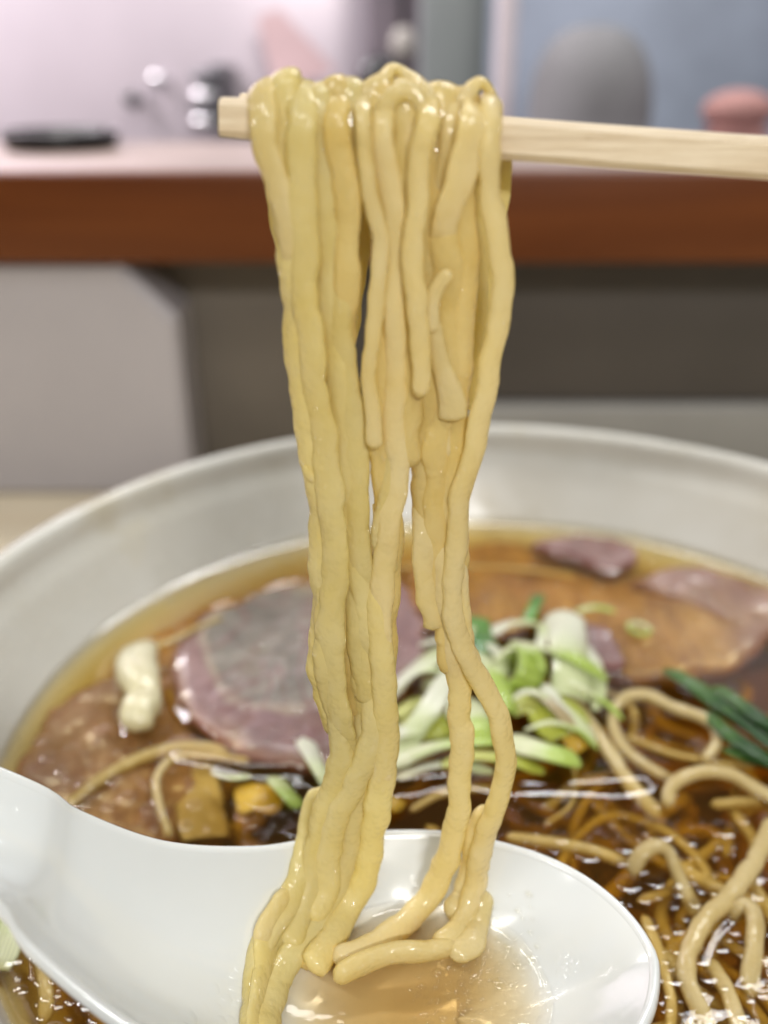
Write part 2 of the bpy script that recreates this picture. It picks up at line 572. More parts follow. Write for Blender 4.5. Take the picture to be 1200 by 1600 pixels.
def shell_strip(P, W, curl, thick, ref, seed=0, cross=11, wob=1.0, roll=0.0):
    """A leek sliver: a curved shell of real thickness along P. curl = arc angle of its section."""
    n = len(P)
    s = np.r_[0, np.cumsum(np.linalg.norm(np.diff(P, axis=0), axis=1))]
    T, Sd, N = frames(P, np.array(ref, float))
    V, al, ac = [], [], []
    for i in range(n):
        f = i / (n - 1)
        w = W[i] * (1 + 0.12 * wob * fnoise([s[i]], seed, 2.0)[0])
        a = roll + 0.5 * wob * fnoise([s[i]], seed + 3, 0.8)[0]
        u = Sd[i] * math.cos(a) + N[i] * math.sin(a)
        nn = -Sd[i] * math.sin(a) + N[i] * math.cos(a)
        R = w / max(2 * math.sin(min(curl, math.pi * 0.98) / 2), 0.05) if curl < math.pi else w / 2
        ph = np.linspace(-curl / 2, curl / 2, cross)
        for r_off in (0, -thick):
            rr = R + r_off
            for k, p in enumerate(ph):
                edge = 1 - 0.0 * abs(p)
                V.append(P[i] + u * rr * math.sin(p) + nn * (rr * math.cos(p) - R * math.cos(curl / 2)) * edge)
                al.append(f)
                ac.append(k / (cross - 1))
    m2 = 2 * cross
    loop = list(range(cross)) + list(range(m2 - 1, cross - 1, -1))
    Fc = []
    for i in range(n - 1):
        for k in range(m2):
            a, b = loop[k], loop[(k + 1) % m2]
            Fc.append((i * m2 + a, (i + 1) * m2 + a, (i + 1) * m2 + b, i * m2 + b))
    for i, rev in ((0, False), (n - 1, True)):
        for k in range(cross - 1):
            f = (i * m2 + k, i * m2 + k + 1, i * m2 + cross + k + 1, i * m2 + cross + k)
            Fc.append(f[::-1] if rev else f)
    return np.array(V), Fc, {'along': al, 'across': ac}


def box(name, lo, hi, mat, parent=None, bev=0.15):
    lo, hi = np.array(lo, float), np.array(hi, float)
    b = min(bev, 0.45 * (hi - lo).min())
    import bmesh
    bm = bmesh.new()
    bmesh.ops.create_cube(bm, size=1)
    for vv in bm.verts:
        vv.co = Vector((np.array(vv.co) + 0.5) * (hi - lo) + lo)
    bmesh.ops.bevel(bm, geom=bm.edges[:], offset=b, segments=3, affect='EDGES', profile=0.5)
    vs = [tuple(v.co) for v in bm.verts]
    fs = [[v.index for v in f.verts] for f in bm.faces]
    bm.free()
    return mk(name, vs, fs, mat, parent)


def lathe(name, prof, c, mat, seg=160, parent=None, rings=None):
    """prof = list of (r, z) running along the surface; closed if first/last at r=0."""
    V, Fc = [], []
    n = len(prof)
    th = np.linspace(0, 2 * np.pi, seg, endpoint=False)
    for r, z in prof:
        for t in th:
            V.append((c[0] + r * math.cos(t), c[1] + r * math.sin(t), c[2] + z))
    for i in range(n - 1):
        for k in range(seg):
            k2 = (k + 1) % seg
            Fc.append((i * seg + k, i * seg + k2, (i + 1) * seg + k2, (i + 1) * seg + k))
    return mk(name, V, Fc, mat, parent)


# ------------------------------------------------------------------ the setting
t = box("table_top", (-60, -25, -8.4), (60, 40.9, -5.6), M['table'], bev=0.3)
t['kind'] = 'structure'
t['label'] = "light wooden table top under the ramen bowl"

# raised counter behind the table: board with a dark varnished front edge
ct = empty("counter", (0, 38, 4.4))
tag(ct, "raised counter shelf with a dark brown wooden front edge behind the bowl", "counter")
box("counter_top", (-60, 38.3, 4.6), (60, 54, 7.4), M['ctop'], ct, 0.1)
eb = box("edge_board", (-60, 37.0, 4.35), (60, 38.28, 7.62), M['edge'], ct, 0.22)

pw = empty("counter_wall", (0, 41, -5.6))
tag(pw, "dark brown grey panelled wall under the counter", "wall")
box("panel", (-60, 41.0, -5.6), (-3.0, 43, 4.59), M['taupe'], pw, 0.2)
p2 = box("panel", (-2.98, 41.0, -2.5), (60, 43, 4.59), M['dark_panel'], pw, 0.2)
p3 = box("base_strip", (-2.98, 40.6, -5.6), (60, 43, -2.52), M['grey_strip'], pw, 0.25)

# white box with a clipped corner on the left
xr = PY(289, 600, 38)[0]
c1 = PY(188, 405, 38)
c2 = PY(289, 492, 38)
zt = 4.3
poly = [(-34, -5.59), (xr + 0.05, -5.59), (xr, c2[2]), (c1[0], zt), (-34, zt)]
V = []
for (ins, y) in ((0.25, 37.6), (0.0, 37.85), (0.0, 40.5)):
    cx_, cz_ = np.mean([p[0] for p in poly]), np.mean([p[1] for p in poly])
    for (x, z) in poly:
        d = np.array([cx_ - x, cz_ - z])
        d = np.sign(d) * ins
        V.append((x + d[0], y, z + d[1]))
k = len(poly)
Fc = [tuple(range(k))[::-1]]
for r in range(2):
    for i in range(k):
        j = (i + 1) % k
        Fc.append((r * k + i, r * k + j, (r + 1) * k + j, (r + 1) * k + i))
Fc.append(tuple(2 * k + i for i in range(k)))
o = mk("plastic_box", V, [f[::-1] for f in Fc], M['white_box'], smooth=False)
tag(o, "blurred white plastic box with a clipped top corner under the counter at left", "box")

# ---- kitchen beyond the counter
box("kitchen_wall", (-90, 100, -40), (6.2, 104, 60), M['steel_pink'], None, 0.3)['kind'] = 'structure'
box("kitchen_floor", (-120, 55, -45), (120, 110, -40.1), M['dark_panel'], None, 0.3)['kind'] = 'structure'
o = box("kitchen_panel", (6.3, 95, -40), (110, 99, 60), M['blue_grey'], None, 0.3)
o['kind'] = 'structure'


def at(px, py, Y):
    return PY(px, py, Y)


def blob(name, c, r, mat, parent=None, seg=28, rings=16, squash=None):
    V, Fc = [], []
    for i in range(rings + 1):
        ph = math.pi * i / rings
        for k in range(seg):
            th = 2 * math.pi * k / seg
            V.append((c[0] + r[0] * math.sin(ph) * math.cos(th), c[1] + r[1] * math.sin(ph) * math.sin(th), c[2] + r[2] * math.cos(ph)))
    for i in range(rings):
        for k in range(seg):
            k2 = (k + 1) % seg
            Fc.append((i * seg + k, (i + 1) * seg + k, (i + 1) * seg + k2, i * seg + k2))
    return mk(name, V, Fc, mat, parent)


a, b = at(655, 100, 90), at(757, 100, 90)
o = box("upright_panel", (a[0], 88, -40), (b[0], 90, 50), M['grey_green'], None, 0.3)
tag(o, "blurred grey green upright panel behind the chopsticks", "panel")
a, b = at(772, 100, 80), at(803, 100, 80)
o = box("corner_post", (a[0], 79, -40), (b[0], 80.5, 50), M['post'], None, 0.3)
tag(o, "blurred pale pink upright post right of the grey green panel", "post")

# black tray on the counter
a, b = at(18, 213, 52), at(195, 213, 52)
cxm, rr = (a[0] + b[0]) / 2, (b[0] - a[0]) / 2
o = lathe("black_tray", [(0.01, 0), (rr * 0.85, 0), (rr * 0.97, 0.25), (rr, 0.75), (rr * 0.96, 0.8), (rr * 0.9, 0.35), (0.01, 0.28)],
          (cxm, 50.8, 7.41), M['black'], 64)
tag(o, "low black round tray on the counter at far left", "tray")

# knobs and fittings of the kitchen
def knob(px, py, Y, r, mat_head, name, label):
    c = at(px, py, Y)
    e = empty(name, (c[0], Y, c[2]))
    tag(e, label, "knob")
    blob("knob_head", (c[0], Y, c[2]), (r, r * 0.7, r), mat_head, e)
    # neck running back to the wall
    V, Fc = [], []
    for i, y in enumerate((Y + r * 0.5, 100.2)):
        for k in range(16):
            th = 2 * math.pi * k / 16
            V.append((c[0] + r * 0.45 * math.cos(th), y, c[2] + r * 0.45 * math.sin(th)))
    for k in range(16):
        Fc.append((k, (k + 1) % 16, 16 + (k + 1) % 16, 16 + k))
    mk("knob_stem", V, Fc, M['steel'], e)


knob(245, 125, 96, 0.7, M['steel'], "wall_knob", "shiny round steel knob blurred on the kitchen wall")
knob(207, 155, 96, 0.75, M['black'], "wall_knob", "small dark round knob below and left of the shiny knob")
c = at(322, 165, 92)
e = empty("gas_valve", (c[0], 92, c[2] - 4))
tag(e, "dark stacked gas valve blurred beside the chopstick tip", "valve")
for i, py in enumerate((122, 150, 172, 190)):
    cc = at(320, py, 92)
    blob("valve_ring", (cc[0], 92, cc[2]), (1.25, 1.0, 0.75), M['dark_grey'] if i in (0, 2) else M['steel'], e)
cc = at(345, 150, 93)
box("valve_body", (cc[0] - 0.9, 92.6, cc[2] - 3.2), (cc[0] + 0.5, 99.9, cc[2] + 2.6), M['dark_grey'], e, 0.3)
# flat sheet standing in for the salmon reflection on the wall
c0, c1_ = at(418, 20, 94), at(478, 128, 94)
V, Fc = [], []
for i, f in enumerate(np.linspace(0, 1, 8)):
    p = c0 * (1 - f) + c1_ * f
    wd = 1.0 + 1.7 * f
    for (dx, dy) in ((-wd, 0), (wd, 0), (wd, 0.6), (-wd, 0.6)):
        V.append((p[0] + dx, 94 + dy, p[2] + dx * 0.35))
for i in range(7):
    for k in range(4):
        Fc.append((i * 4 + k, i * 4 + (k + 1) % 4, i * 4 + 4 + (k + 1) % 4, i * 4 + 4 + k))
Fc += [(3, 2, 1, 0), (28, 29, 30, 31)]
o = mk("reflection", V, Fc, M['salmon'], smooth=False)
tag(o, "blurred salmon pink reflection, built as a sheet, on the kitchen wall above the noodles", "reflection")
# hanging ladle with a dark cloth
c = at(610, 30, 86)
o = box("hanging_cloth", (at(572, 0, 86)[0], 85.4, at(600, 140, 86)[2]), (at(655, 0, 86)[0], 86.2, 40), M['dim_purple'], None, 0.3)
tag(o, "blurred dim purple cloth hanging behind the noodles", "cloth")
c = at(630, 70, 84)
e = empty("ladle", (c[0], 84, c[2]))
tag(e, "small steel ladle hanging in front of the dim cloth", "ladle")
blob("ladle_cup", (c[0], 84, c[2]), (1.0, 0.8, 1.3), M['beige'], e)
box("ladle_handle", (c[0] - 0.25, 83.8, c[2] + 1.2), (c[0] + 0.25, 84.2, 42), M['black'], e, 0.08)
o = blob("dark_cap", at(590, 122, 80), (1.5, 1.2, 1.6), M['black'])
tag(o, "dark round bottle cap blurred just behind the noodle tops", "cap")

# upturned grey bowl at right, on a stack
c = at(918, 205, 70)
r0 = at(1022, 120, 70)[0] - c[0]
hh = at(918, 38, 70)[2] - c[2]
prof = [(r0 * math.sin(x) ** 0.78, hh * math.cos(x) ** 0.72) for x in np.linspace(0.02, math.pi / 2 - 0.001, 24)]
prof += [(r0 * 1.03, -0.2), (r0 * 1.03, -0.8), (r0 * 0.95, -0.8)]
e = empty("upturned_bowl", (c[0], 70, c[2]))
tag(e, "large grey metal bowl turned upside down blurred behind the chopsticks", "bowl")
lathe("bowl_shell", prof, (c[0], 70, c[2]), M['pot'], 64, e)
o = box("kitchen_shelf", (at(800, 230, 76)[0], 62, at(918, 222, 70)[2] - 3), (60, 78, at(918, 222, 70)[2] - 0.05), M['dim_purple'], None, 0.2)
tag(o, "dark kitchen shelf under the upturned grey bowl", "shelf")
c = at(1155, 165, 66)
e = empty("red_container", (c[0], 66, c[2] - 2))
tag(e, "red rounded container blurred at the far right of the kitchen", "container")
blob("container_body", (c[0], 66, c[2] - 0.3), (2.3, 1.6, 1.25), M['red'], e)
box("container_base", (c[0] - 1.7, 64.6, at(918, 222, 70)[2] - 0.04), (c[0] + 1.7, 67.4, c[2] - 1.2), M['red'], e, 0.3)

# ------------------------------------------------------------------ bowl and soup
BC = np.array([2.33, 14.15])
RR, RS, RZ = 10.5, 9.18, 2.45
e = empty("ramen_bowl", (BC[0], BC[1], -5.6))
tag(e, "large white ramen bowl full of amber broth on the table", "bowl")
prof = [(0.01, -4.3), (3.5, -4.25), (5.6, -3.6), (7.3, -2.3), (8.5, -0.9), (RS, 0.0), (9.62, 0.85), (9.93, 1.50), (10.04, 1.70),
        (10.16, 1.75), (10.22, 1.82), (10.17, 1.93), (10.17, 2.1), (10.22, 2.33), (10.31, 2.43), (10.42, RZ), (10.53, 2.40), (10.58, 2.26),
        (10.55, 1.9), (10.35, 1.5), (9.9, 0.3), (9.0, -1.3), (7.5, -3.2), (5.4, -4.7), (4.4, -4.95), (4.35, -5.58), (3.9, -5.6), (0.01, -5.3)]
# densify for smoothness
pp = np.array(prof)
pd = catmull(np.c_[pp, np.zeros(len(pp))], 110)[:, :2]
lathe("bowl_body", [(max(r, 0.01), z) for r, z in pd], (BC[0], BC[1], 0), M['bowl'], 220, e)

# things that touch the surface: the broth climbs them a little
CONTACT = []      # (Nx2 points, height, width)


def contact_px(pts, h=0.035, wd=0.10, closed=False, n=160):
    W_ = np.array([PZ(px, py, 0)[:2] for px, py in pts])
    W_ = np.c_[W_, np.zeros(len(W_))]
    if closed:
        W_ = np.vstack([W_, W_[:1]])
    CONTACT.append((catmull(W_, n)[:, :2], h, wd))


# the two long swells that catch the ceiling tube
contact_px([(560, 1222), (640, 1217), (720, 1208), (800, 1222), (900, 1222), (1000, 1216)], 0.10, 0.36)
contact_px([(285, 1176), (340, 1184), (400, 1196), (460, 1194), (500, 1212)], 0.085, 0.30)

# ------------------------------------------------------------------ pork slices
PORK = [
    ("large round mauve pork slice with grey translucent fat behind the hanging noodles", 0.015, 0.0,
     [(360, 940), (430, 914), (500, 897), (560, 892), (620, 908), (655, 950), (666, 1000), (645, 1060), (600, 1115), (560, 1165), (520, 1196),
      (440, 1186), (370, 1165), (310, 1130), (275, 1085), (268, 1040), (290, 985), (325, 950)], (440, 1000, 2.0, 2.9), (0, 0.0)),
    ("reddish pork slice half sunk against the left bowl wall above the spoon handle", -0.24, 0.0,
     [(15, 1225), (50, 1160), (100, 1100), (165, 1062), (225, 1055), (280, 1110), (320, 1160), (330, 1210), (300, 1270), (250, 1310), (130, 1290)],
     (0, 0, 0.1, 0.1), (-0.10, 0.0)),
    ("broad tan pork slice under the broth at right with a pink raised end", -0.26, 0.0,
     [(845, 975), (890, 930), (950, 895), (1050, 905), (1130, 945), (1190, 985), (1192, 1012), (1140, 1040), (1050, 1052), (950, 1045), (890, 1020)],
     (0, 0, 0.1, 0.1), (0.095, 0.0)),
    ("sunken brown pork slice along the far bowl wall right of the noodles", -0.42, 0.0,
     [(630, 920), (640, 880), (700, 855), (790, 842), (880, 855), (935, 885), (945, 920), (890, 955), (800, 985), (740, 985), (670, 955)],
     (720, 930, 1.5, 1.5), (0.0, 0.0)),
    ("small pink pork scrap touching the far bowl wall", 0.14, 0.0,
     [(835, 842), (890, 833), (950, 838), (985, 852), (988, 870), (955, 884), (905, 868), (860, 855)], (0, 0, 0.1, 0.1), (0.02, 0.0)),
    ("pink pork slice edge rising at the far right bowl wall", -0.02, 0.0,
     [(985, 905), (1050, 885), (1130, 890), (1210, 920), (1250, 960), (1240, 990), (1180, 978), (1090, 940)], (0, 0, 0.1, 0.1), (0.02, 0.02)),
    ("tiny shiny pink pork scrap lying beside the tall white leek", 0.20, 0.0,
     [(895, 985), (905, 970), (935, 975), (968, 1005), (974, 1030), (945, 1034), (915, 1012)], (0, 0, 0.1, 0.1), (0, 0)),
    ("orange brown pork slice deep under the broth left of the big slice", -0.5, 0.0,
     [(170, 1040), (230, 975), (320, 940), (400, 935), (400, 1010), (330, 1060), (290, 1130), (210, 1110)], (0, 0, 0.1, 0.1), (0, 0)),
]


def pork(label, z, thick, pix, fat, tilt, seed, tan):
    out = np.array([PZ(px, py, z) for px, py in pix])
    cen = out.mean(0)
    cl = np.vstack([out, out[:1]])
    na = 120
    ring = catmull(cl, na + 1)[:na]
    ring = ring + np.array([[0.16 * mnoise.noise(Vector((p[0] * 1.4, p[1] * 1.4, seed + 4))) + 0.08 * mnoise.noise(Vector((p[0] * 4.5, p[1] * 4.5, seed))), 0.10 * mnoise.noise(Vector((p[0] * 2.5, p[1] * 2.5, seed + 9))), 0] for p in ring])
    nr = 46
    fr = np.linspace(0.02, 1, nr)
    V, fatv, rind = [], [], []
    fp = PZ(fat[0], fat[1], z) if fat[0] else cen
    TH = 0.28
    xr_ = np.abs(ring[:, 0] - cen[0]).max()

    def top(x, y, f):
        h = 0.10 * mnoise.noise(Vector((x * 0.9, y * 0.9, seed * 2.2))) + 0.035 * mnoise.noise(Vector((x * 3.1, y * 3.1, seed))) + 0.012 * mnoise.noise(Vector((x * 9, y * 7, seed)))
        h += tilt[0] * (x - cen[0]) + tilt[1] * (y - cen[1])
        return h - 0.10 * max(0, (f - 0.86) / 0.14) ** 2
    for f in fr:
        for p in ring:
            q = cen + (p - cen) * f
            V.append((q[0], q[1], z + top(q[0], q[1], f)))
            d = math.hypot((q[0] - fp[0]) / fat[2], (q[1] - fp[1]) / fat[3])
            fatv.append(max(0.0, min(1.0, 1.25 - d)) if fat[0] else 0.0)
            rind.append(max(0, (f - 0.9) / 0.1) * 0.7)
    for f in (1.0, 0.6, 0.02):
        for p in ring:
            q = cen + (p - cen) * f * 0.985
            V.append((q[0], q[1], z + top(q[0], q[1], f) - TH))
            fatv.append(0.0)
            rind.append(0.6)
    Fc = []
    for i in range(nr + 2):
        for k_ in range(na):
            k2 = (k_ + 1) % na
            Fc.append((i * na + k_, (i + 1) * na + k_, (i + 1) * na + k2, i * na + k2))
    Fc.append(tuple(range(na)))
    Fc.append(tuple(range((nr + 2) * na, (nr + 3) * na))[::-1])
    o = mk("pork_slice", V, Fc, M['pork'], attrs={'fat': fatv, 'rind': rind, 'tan': [tan * max(0.0, min(1.0, 1.0 - 1.6 * tilt[0] / 0.06 * (v_[0] - cen[0] - 0.9) / xr_ if tilt[0] > 0.05 else 1.0)) for v_ in V]})
    tag(o, label, "pork slice", "pork slices in the broth")
    if z > 0.0:
        CONTACT.append((catmull(cl, 260)[:, :2], 0.06, 0.11))


for i, (lab, z, th_, pix, fat, tilt) in enumerate(PORK):
    pork(lab, z, th_, pix, fat, tilt, i + 1.3, (0.0, 0.18, 0.6, 0.7, 0.0, 0.15, 0.0, 0.8)[i])

# ------------------------------------------------------------------ noodles and garnish lying in the soup
def soup_noodle(label, pts, wpx, mat='noodle_pale', seed=0, name="soup_noodle", thick=0.8, cat="noodle", group="noodles in the broth", touch=None):
    """pts = (px, py, z of the strand's middle)."""
    P = np.array([PZ(p[0], p[1], p[2] - 0.10) for p in pts])
    L = np.linalg.norm(np.diff(P, axis=0), axis=1).sum()
    n = max(24, int(L / 0.07))
    Pn = catmull(P, n)
    W_ = np.interp(np.linspace(0, 1, n), np.linspace(0, 1, len(P)), [wpx * np.linalg.norm(p - ORG) * 0.97 / F for p in P])
    W_ = W_ * 0.68
    V, Fc = sweep(Pn, W_, W_ * thick, (0, 0, 1), seed, 12)
    o = mk(name, V, Fc, M[mat])
    tag(o, label, cat, group)
    up = Pn[:, 2] > -0.13
    if up.sum() > 6:
        for seg in np.split(np.arange(n), np.where(np.diff(up.astype(int)) != 0)[0] + 1):
            if up[seg[0]] and len(seg) > 4:
                w_ = W_[seg[0]] * 0.5
                Tn = np.gradient(Pn[seg, :2], axis=0)
                Tn /= np.linalg.norm(Tn, axis=1)[:, None] + 1e-9
                Nn = np.stack([-Tn[:, 1], Tn[:, 0]], 1)
                for sg in (-1, 1):
                    CONTACT.append((Pn[seg, :2] + sg * Nn * w_, 0.018, 0.08))
    return o


SN = [
    ("noodle running from the white leek down toward the spoon rim", [(885, 1085, .25), (915, 1125, .2), (950, 1172, .1), (980, 1220, .0), (1030, 1278, -.15)], 34),
    ("noodle loop standing out of the broth left of the dark green leaves", [(1100, 1192, .0), (1122, 1155, .15), (1103, 1125, .25), (1052, 1105, .3), (1008, 1086, .3), (974, 1092, .25), (957, 1122, .15), (972, 1165, .1), (1015, 1200, .0), (1065, 1228, -.1)], 27),
    ("arched noodle below the loop at the right edge", [(1042, 1262, .0), (1050, 1228, .15), (1090, 1207, .25), (1140, 1210, .2), (1182, 1234, .1), (1230, 1262, .0)], 31),
    ("thin sunken noodle crossing under the noodle loop", [(975, 1150, -.1), (1050, 1178, -.1), (1140, 1194, -.1), (1230, 1196, -.1)], 17),
    ("yellowish sunken noodle at the right edge under the arched noodle", [(1110, 1258, -.12), (1160, 1252, -.1), (1240, 1246, -.1)], 24),
    ("bent noodle with a folded peak right of the spoon tip", [(985, 1368, -.05), (1000, 1338, .22), (1022, 1322, .32), (1042, 1328, .25), (1058, 1362, .05), (1075, 1400, -.05), (1095, 1440, -.2)], 36),
    ("long thick noodle curving down the right edge of the broth", [(1210, 1285, .05), (1180, 1345, .12), (1145, 1395, .16), (1105, 1435, .2), (1082, 1475, .16), (1072, 1515, .08), (1085, 1560, .02), (1115, 1620, -.05)], 40),
    ("short hooked noodle at the right edge beside the long thick one", [(1148, 1440, -.1), (1152, 1420, .15), (1168, 1414, .24), (1180, 1436, .25), (1178, 1485, .2), (1172, 1530, .05), (1176, 1560, -.1)], 38),
    ("thin sunken noodle above the right rim of the spoon", [(790, 1308, -.1), (860, 1316, -.08), (930, 1330, -.1), (985, 1352, -.18)], 27),
    ("thin sunken noodle hugging the spoon tip at right", [(1005, 1430, -.15), (1030, 1490, -.12), (1048, 1560, -.15), (1045, 1630, -.2)], 24),
    ("noodle at the bottom right corner of the broth", [(1105, 1500, -.1), (1135, 1545, .0), (1150, 1590, .02), (1165, 1650, 0)], 34),
    ("brownish sunken noodle between the bent noodle and the right edge", [(1045, 1345, -.3), (1110, 1385, -.22), (1180, 1410, -.22), (1240, 1420, -.3)], 34),
    ("pale thin noodle lying across the left pork slice", [(225, 1016, .12), (270, 1000, .14), (310, 980, .12), (348, 964, .16)], 13),
    ("pale noodle arc just under the broth at left", [(95, 1272, -.1), (150, 1225, -.06), (200, 1194, -.05), (260, 1172, -.05), (320, 1168, -.06), (356, 1182, -.12)], 30),
    ("narrow pale noodle bent sharply above the spoon handle", [(266, 1308, .0), (248, 1255, .06), (246, 1214, .08), (275, 1183, .06), (340, 1182, -.02), (390, 1190, -.1)], 20),
    ("thin noodle along the far edge of the broth right of the bundle", [(600, 888, -.05), (700, 884, -.03), (800, 888, -.05), (900, 900, -.12)], 11),
    ("thin pale noodle under the bright swell below the leeks", [(640, 1268, -.1), (690, 1240, -.03), (740, 1232, -.02), (770, 1232, -.1)], 18),
    ("pale noodle end in the broth under the spoon handle", [(58, 1465, -.1), (66, 1510, -.03), (72, 1555, -.05), (70, 1600, -.15)], 30),
    ("thin dim noodle hanging below the yellow green leek", [(895, 1190, -.02), (898, 1225, -.05), (890, 1260, -.12), (850, 1290, -.25)], 11),
]
for i, (lab, pts, wpx) in enumerate(SN):
    soup_noodle(lab, pts, wpx, 'noodle_pale', 40 + i)

# the tangle lying deeper in the bowl reads as one mass
VV, FF, off = [], [], 0
for i in range(172):
    a0 = rng.uniform(0, 2 * math.pi)
    rr0 = 8.2 * math.sqrt(rng.uniform(0, 1))
    p = np.array([BC[0] + rr0 * math.cos(a0), BC[1] + rr0 * math.sin(a0), rng.uniform(-2.2, -0.8)])
    if i >= 150:                                  # shallower strands right of the spoon
        q = PZ(rng.uniform(840, 1230), rng.uniform(1230, 1640), 0)
        p = np.array([q[0], q[1], rng.uniform(-0.9, -0.35)])
    zmax = -0.75 if i < 150 else -0.26
    hd = rng.uniform(0, 2 * math.pi)
    pts = []
    for k_ in range(7):
        pts.append(p.copy())
        hd += rng.normal(0, 0.7)
        p = p + np.array([math.cos(hd), math.sin(hd), rng.normal(0, 0.12)]) * 0.9
        q = p[:2] - BC
        rq = np.linalg.norm(q)
        if rq > 8.0:
            p[:2] = BC + q / rq * 8.0
        p[2] = min(zmax, max(-2.6, p[2]))
    Pn = catmull(np.array(pts), 40)
    Wd = np.full(40, 0.3 if i < 150 else rng.uniform(0.15, 0.24))
    V, Fc = sweep(Pn, Wd, Wd * 0.8, (0, 0, 1), 300 + i, 8)
    VV.append(V)
    FF += [tuple(x + off for x in f) for f in Fc]
    off += len(V)
o = mk("noodle_mass", np.vstack(VV), FF, M['noodle_pale'])
tag(o, "tangle of noodles lying deep in the amber broth", "noodles", None, "stuff")


def leek(label, pts, wpx, mat, curl=1.2, thick=0.07, roll=0.0, seed=0, ref=(0, 0, 1), taper=(1, 1), name="leek_sliver", cat="leek", group="leek slivers on the broth", wob=1.0):
    P = np.array([PZ(p[0], p[1], 0) if len(p) == 2 else PZ(p[0], p[1], p[2]) for p in pts])
    n = 40
    Pn = catmull(P, n)
    sc = np.linalg.norm(Pn - ORG, axis=1) * 0.96 / F
    tt = np.linspace(0, 1, n)
    W_ = 1.22 * wpx * sc * np.interp(tt, [0, 0.12, 0.88, 1], [taper[0], 1, 1, taper[1]])
    V, Fc, at_ = shell_strip(Pn, W_, curl, thick, ref, seed, 11, wob, roll)
    o = mk(name, V, Fc, M[mat], attrs=at_)
    tag(o, label, cat, group)
    return o


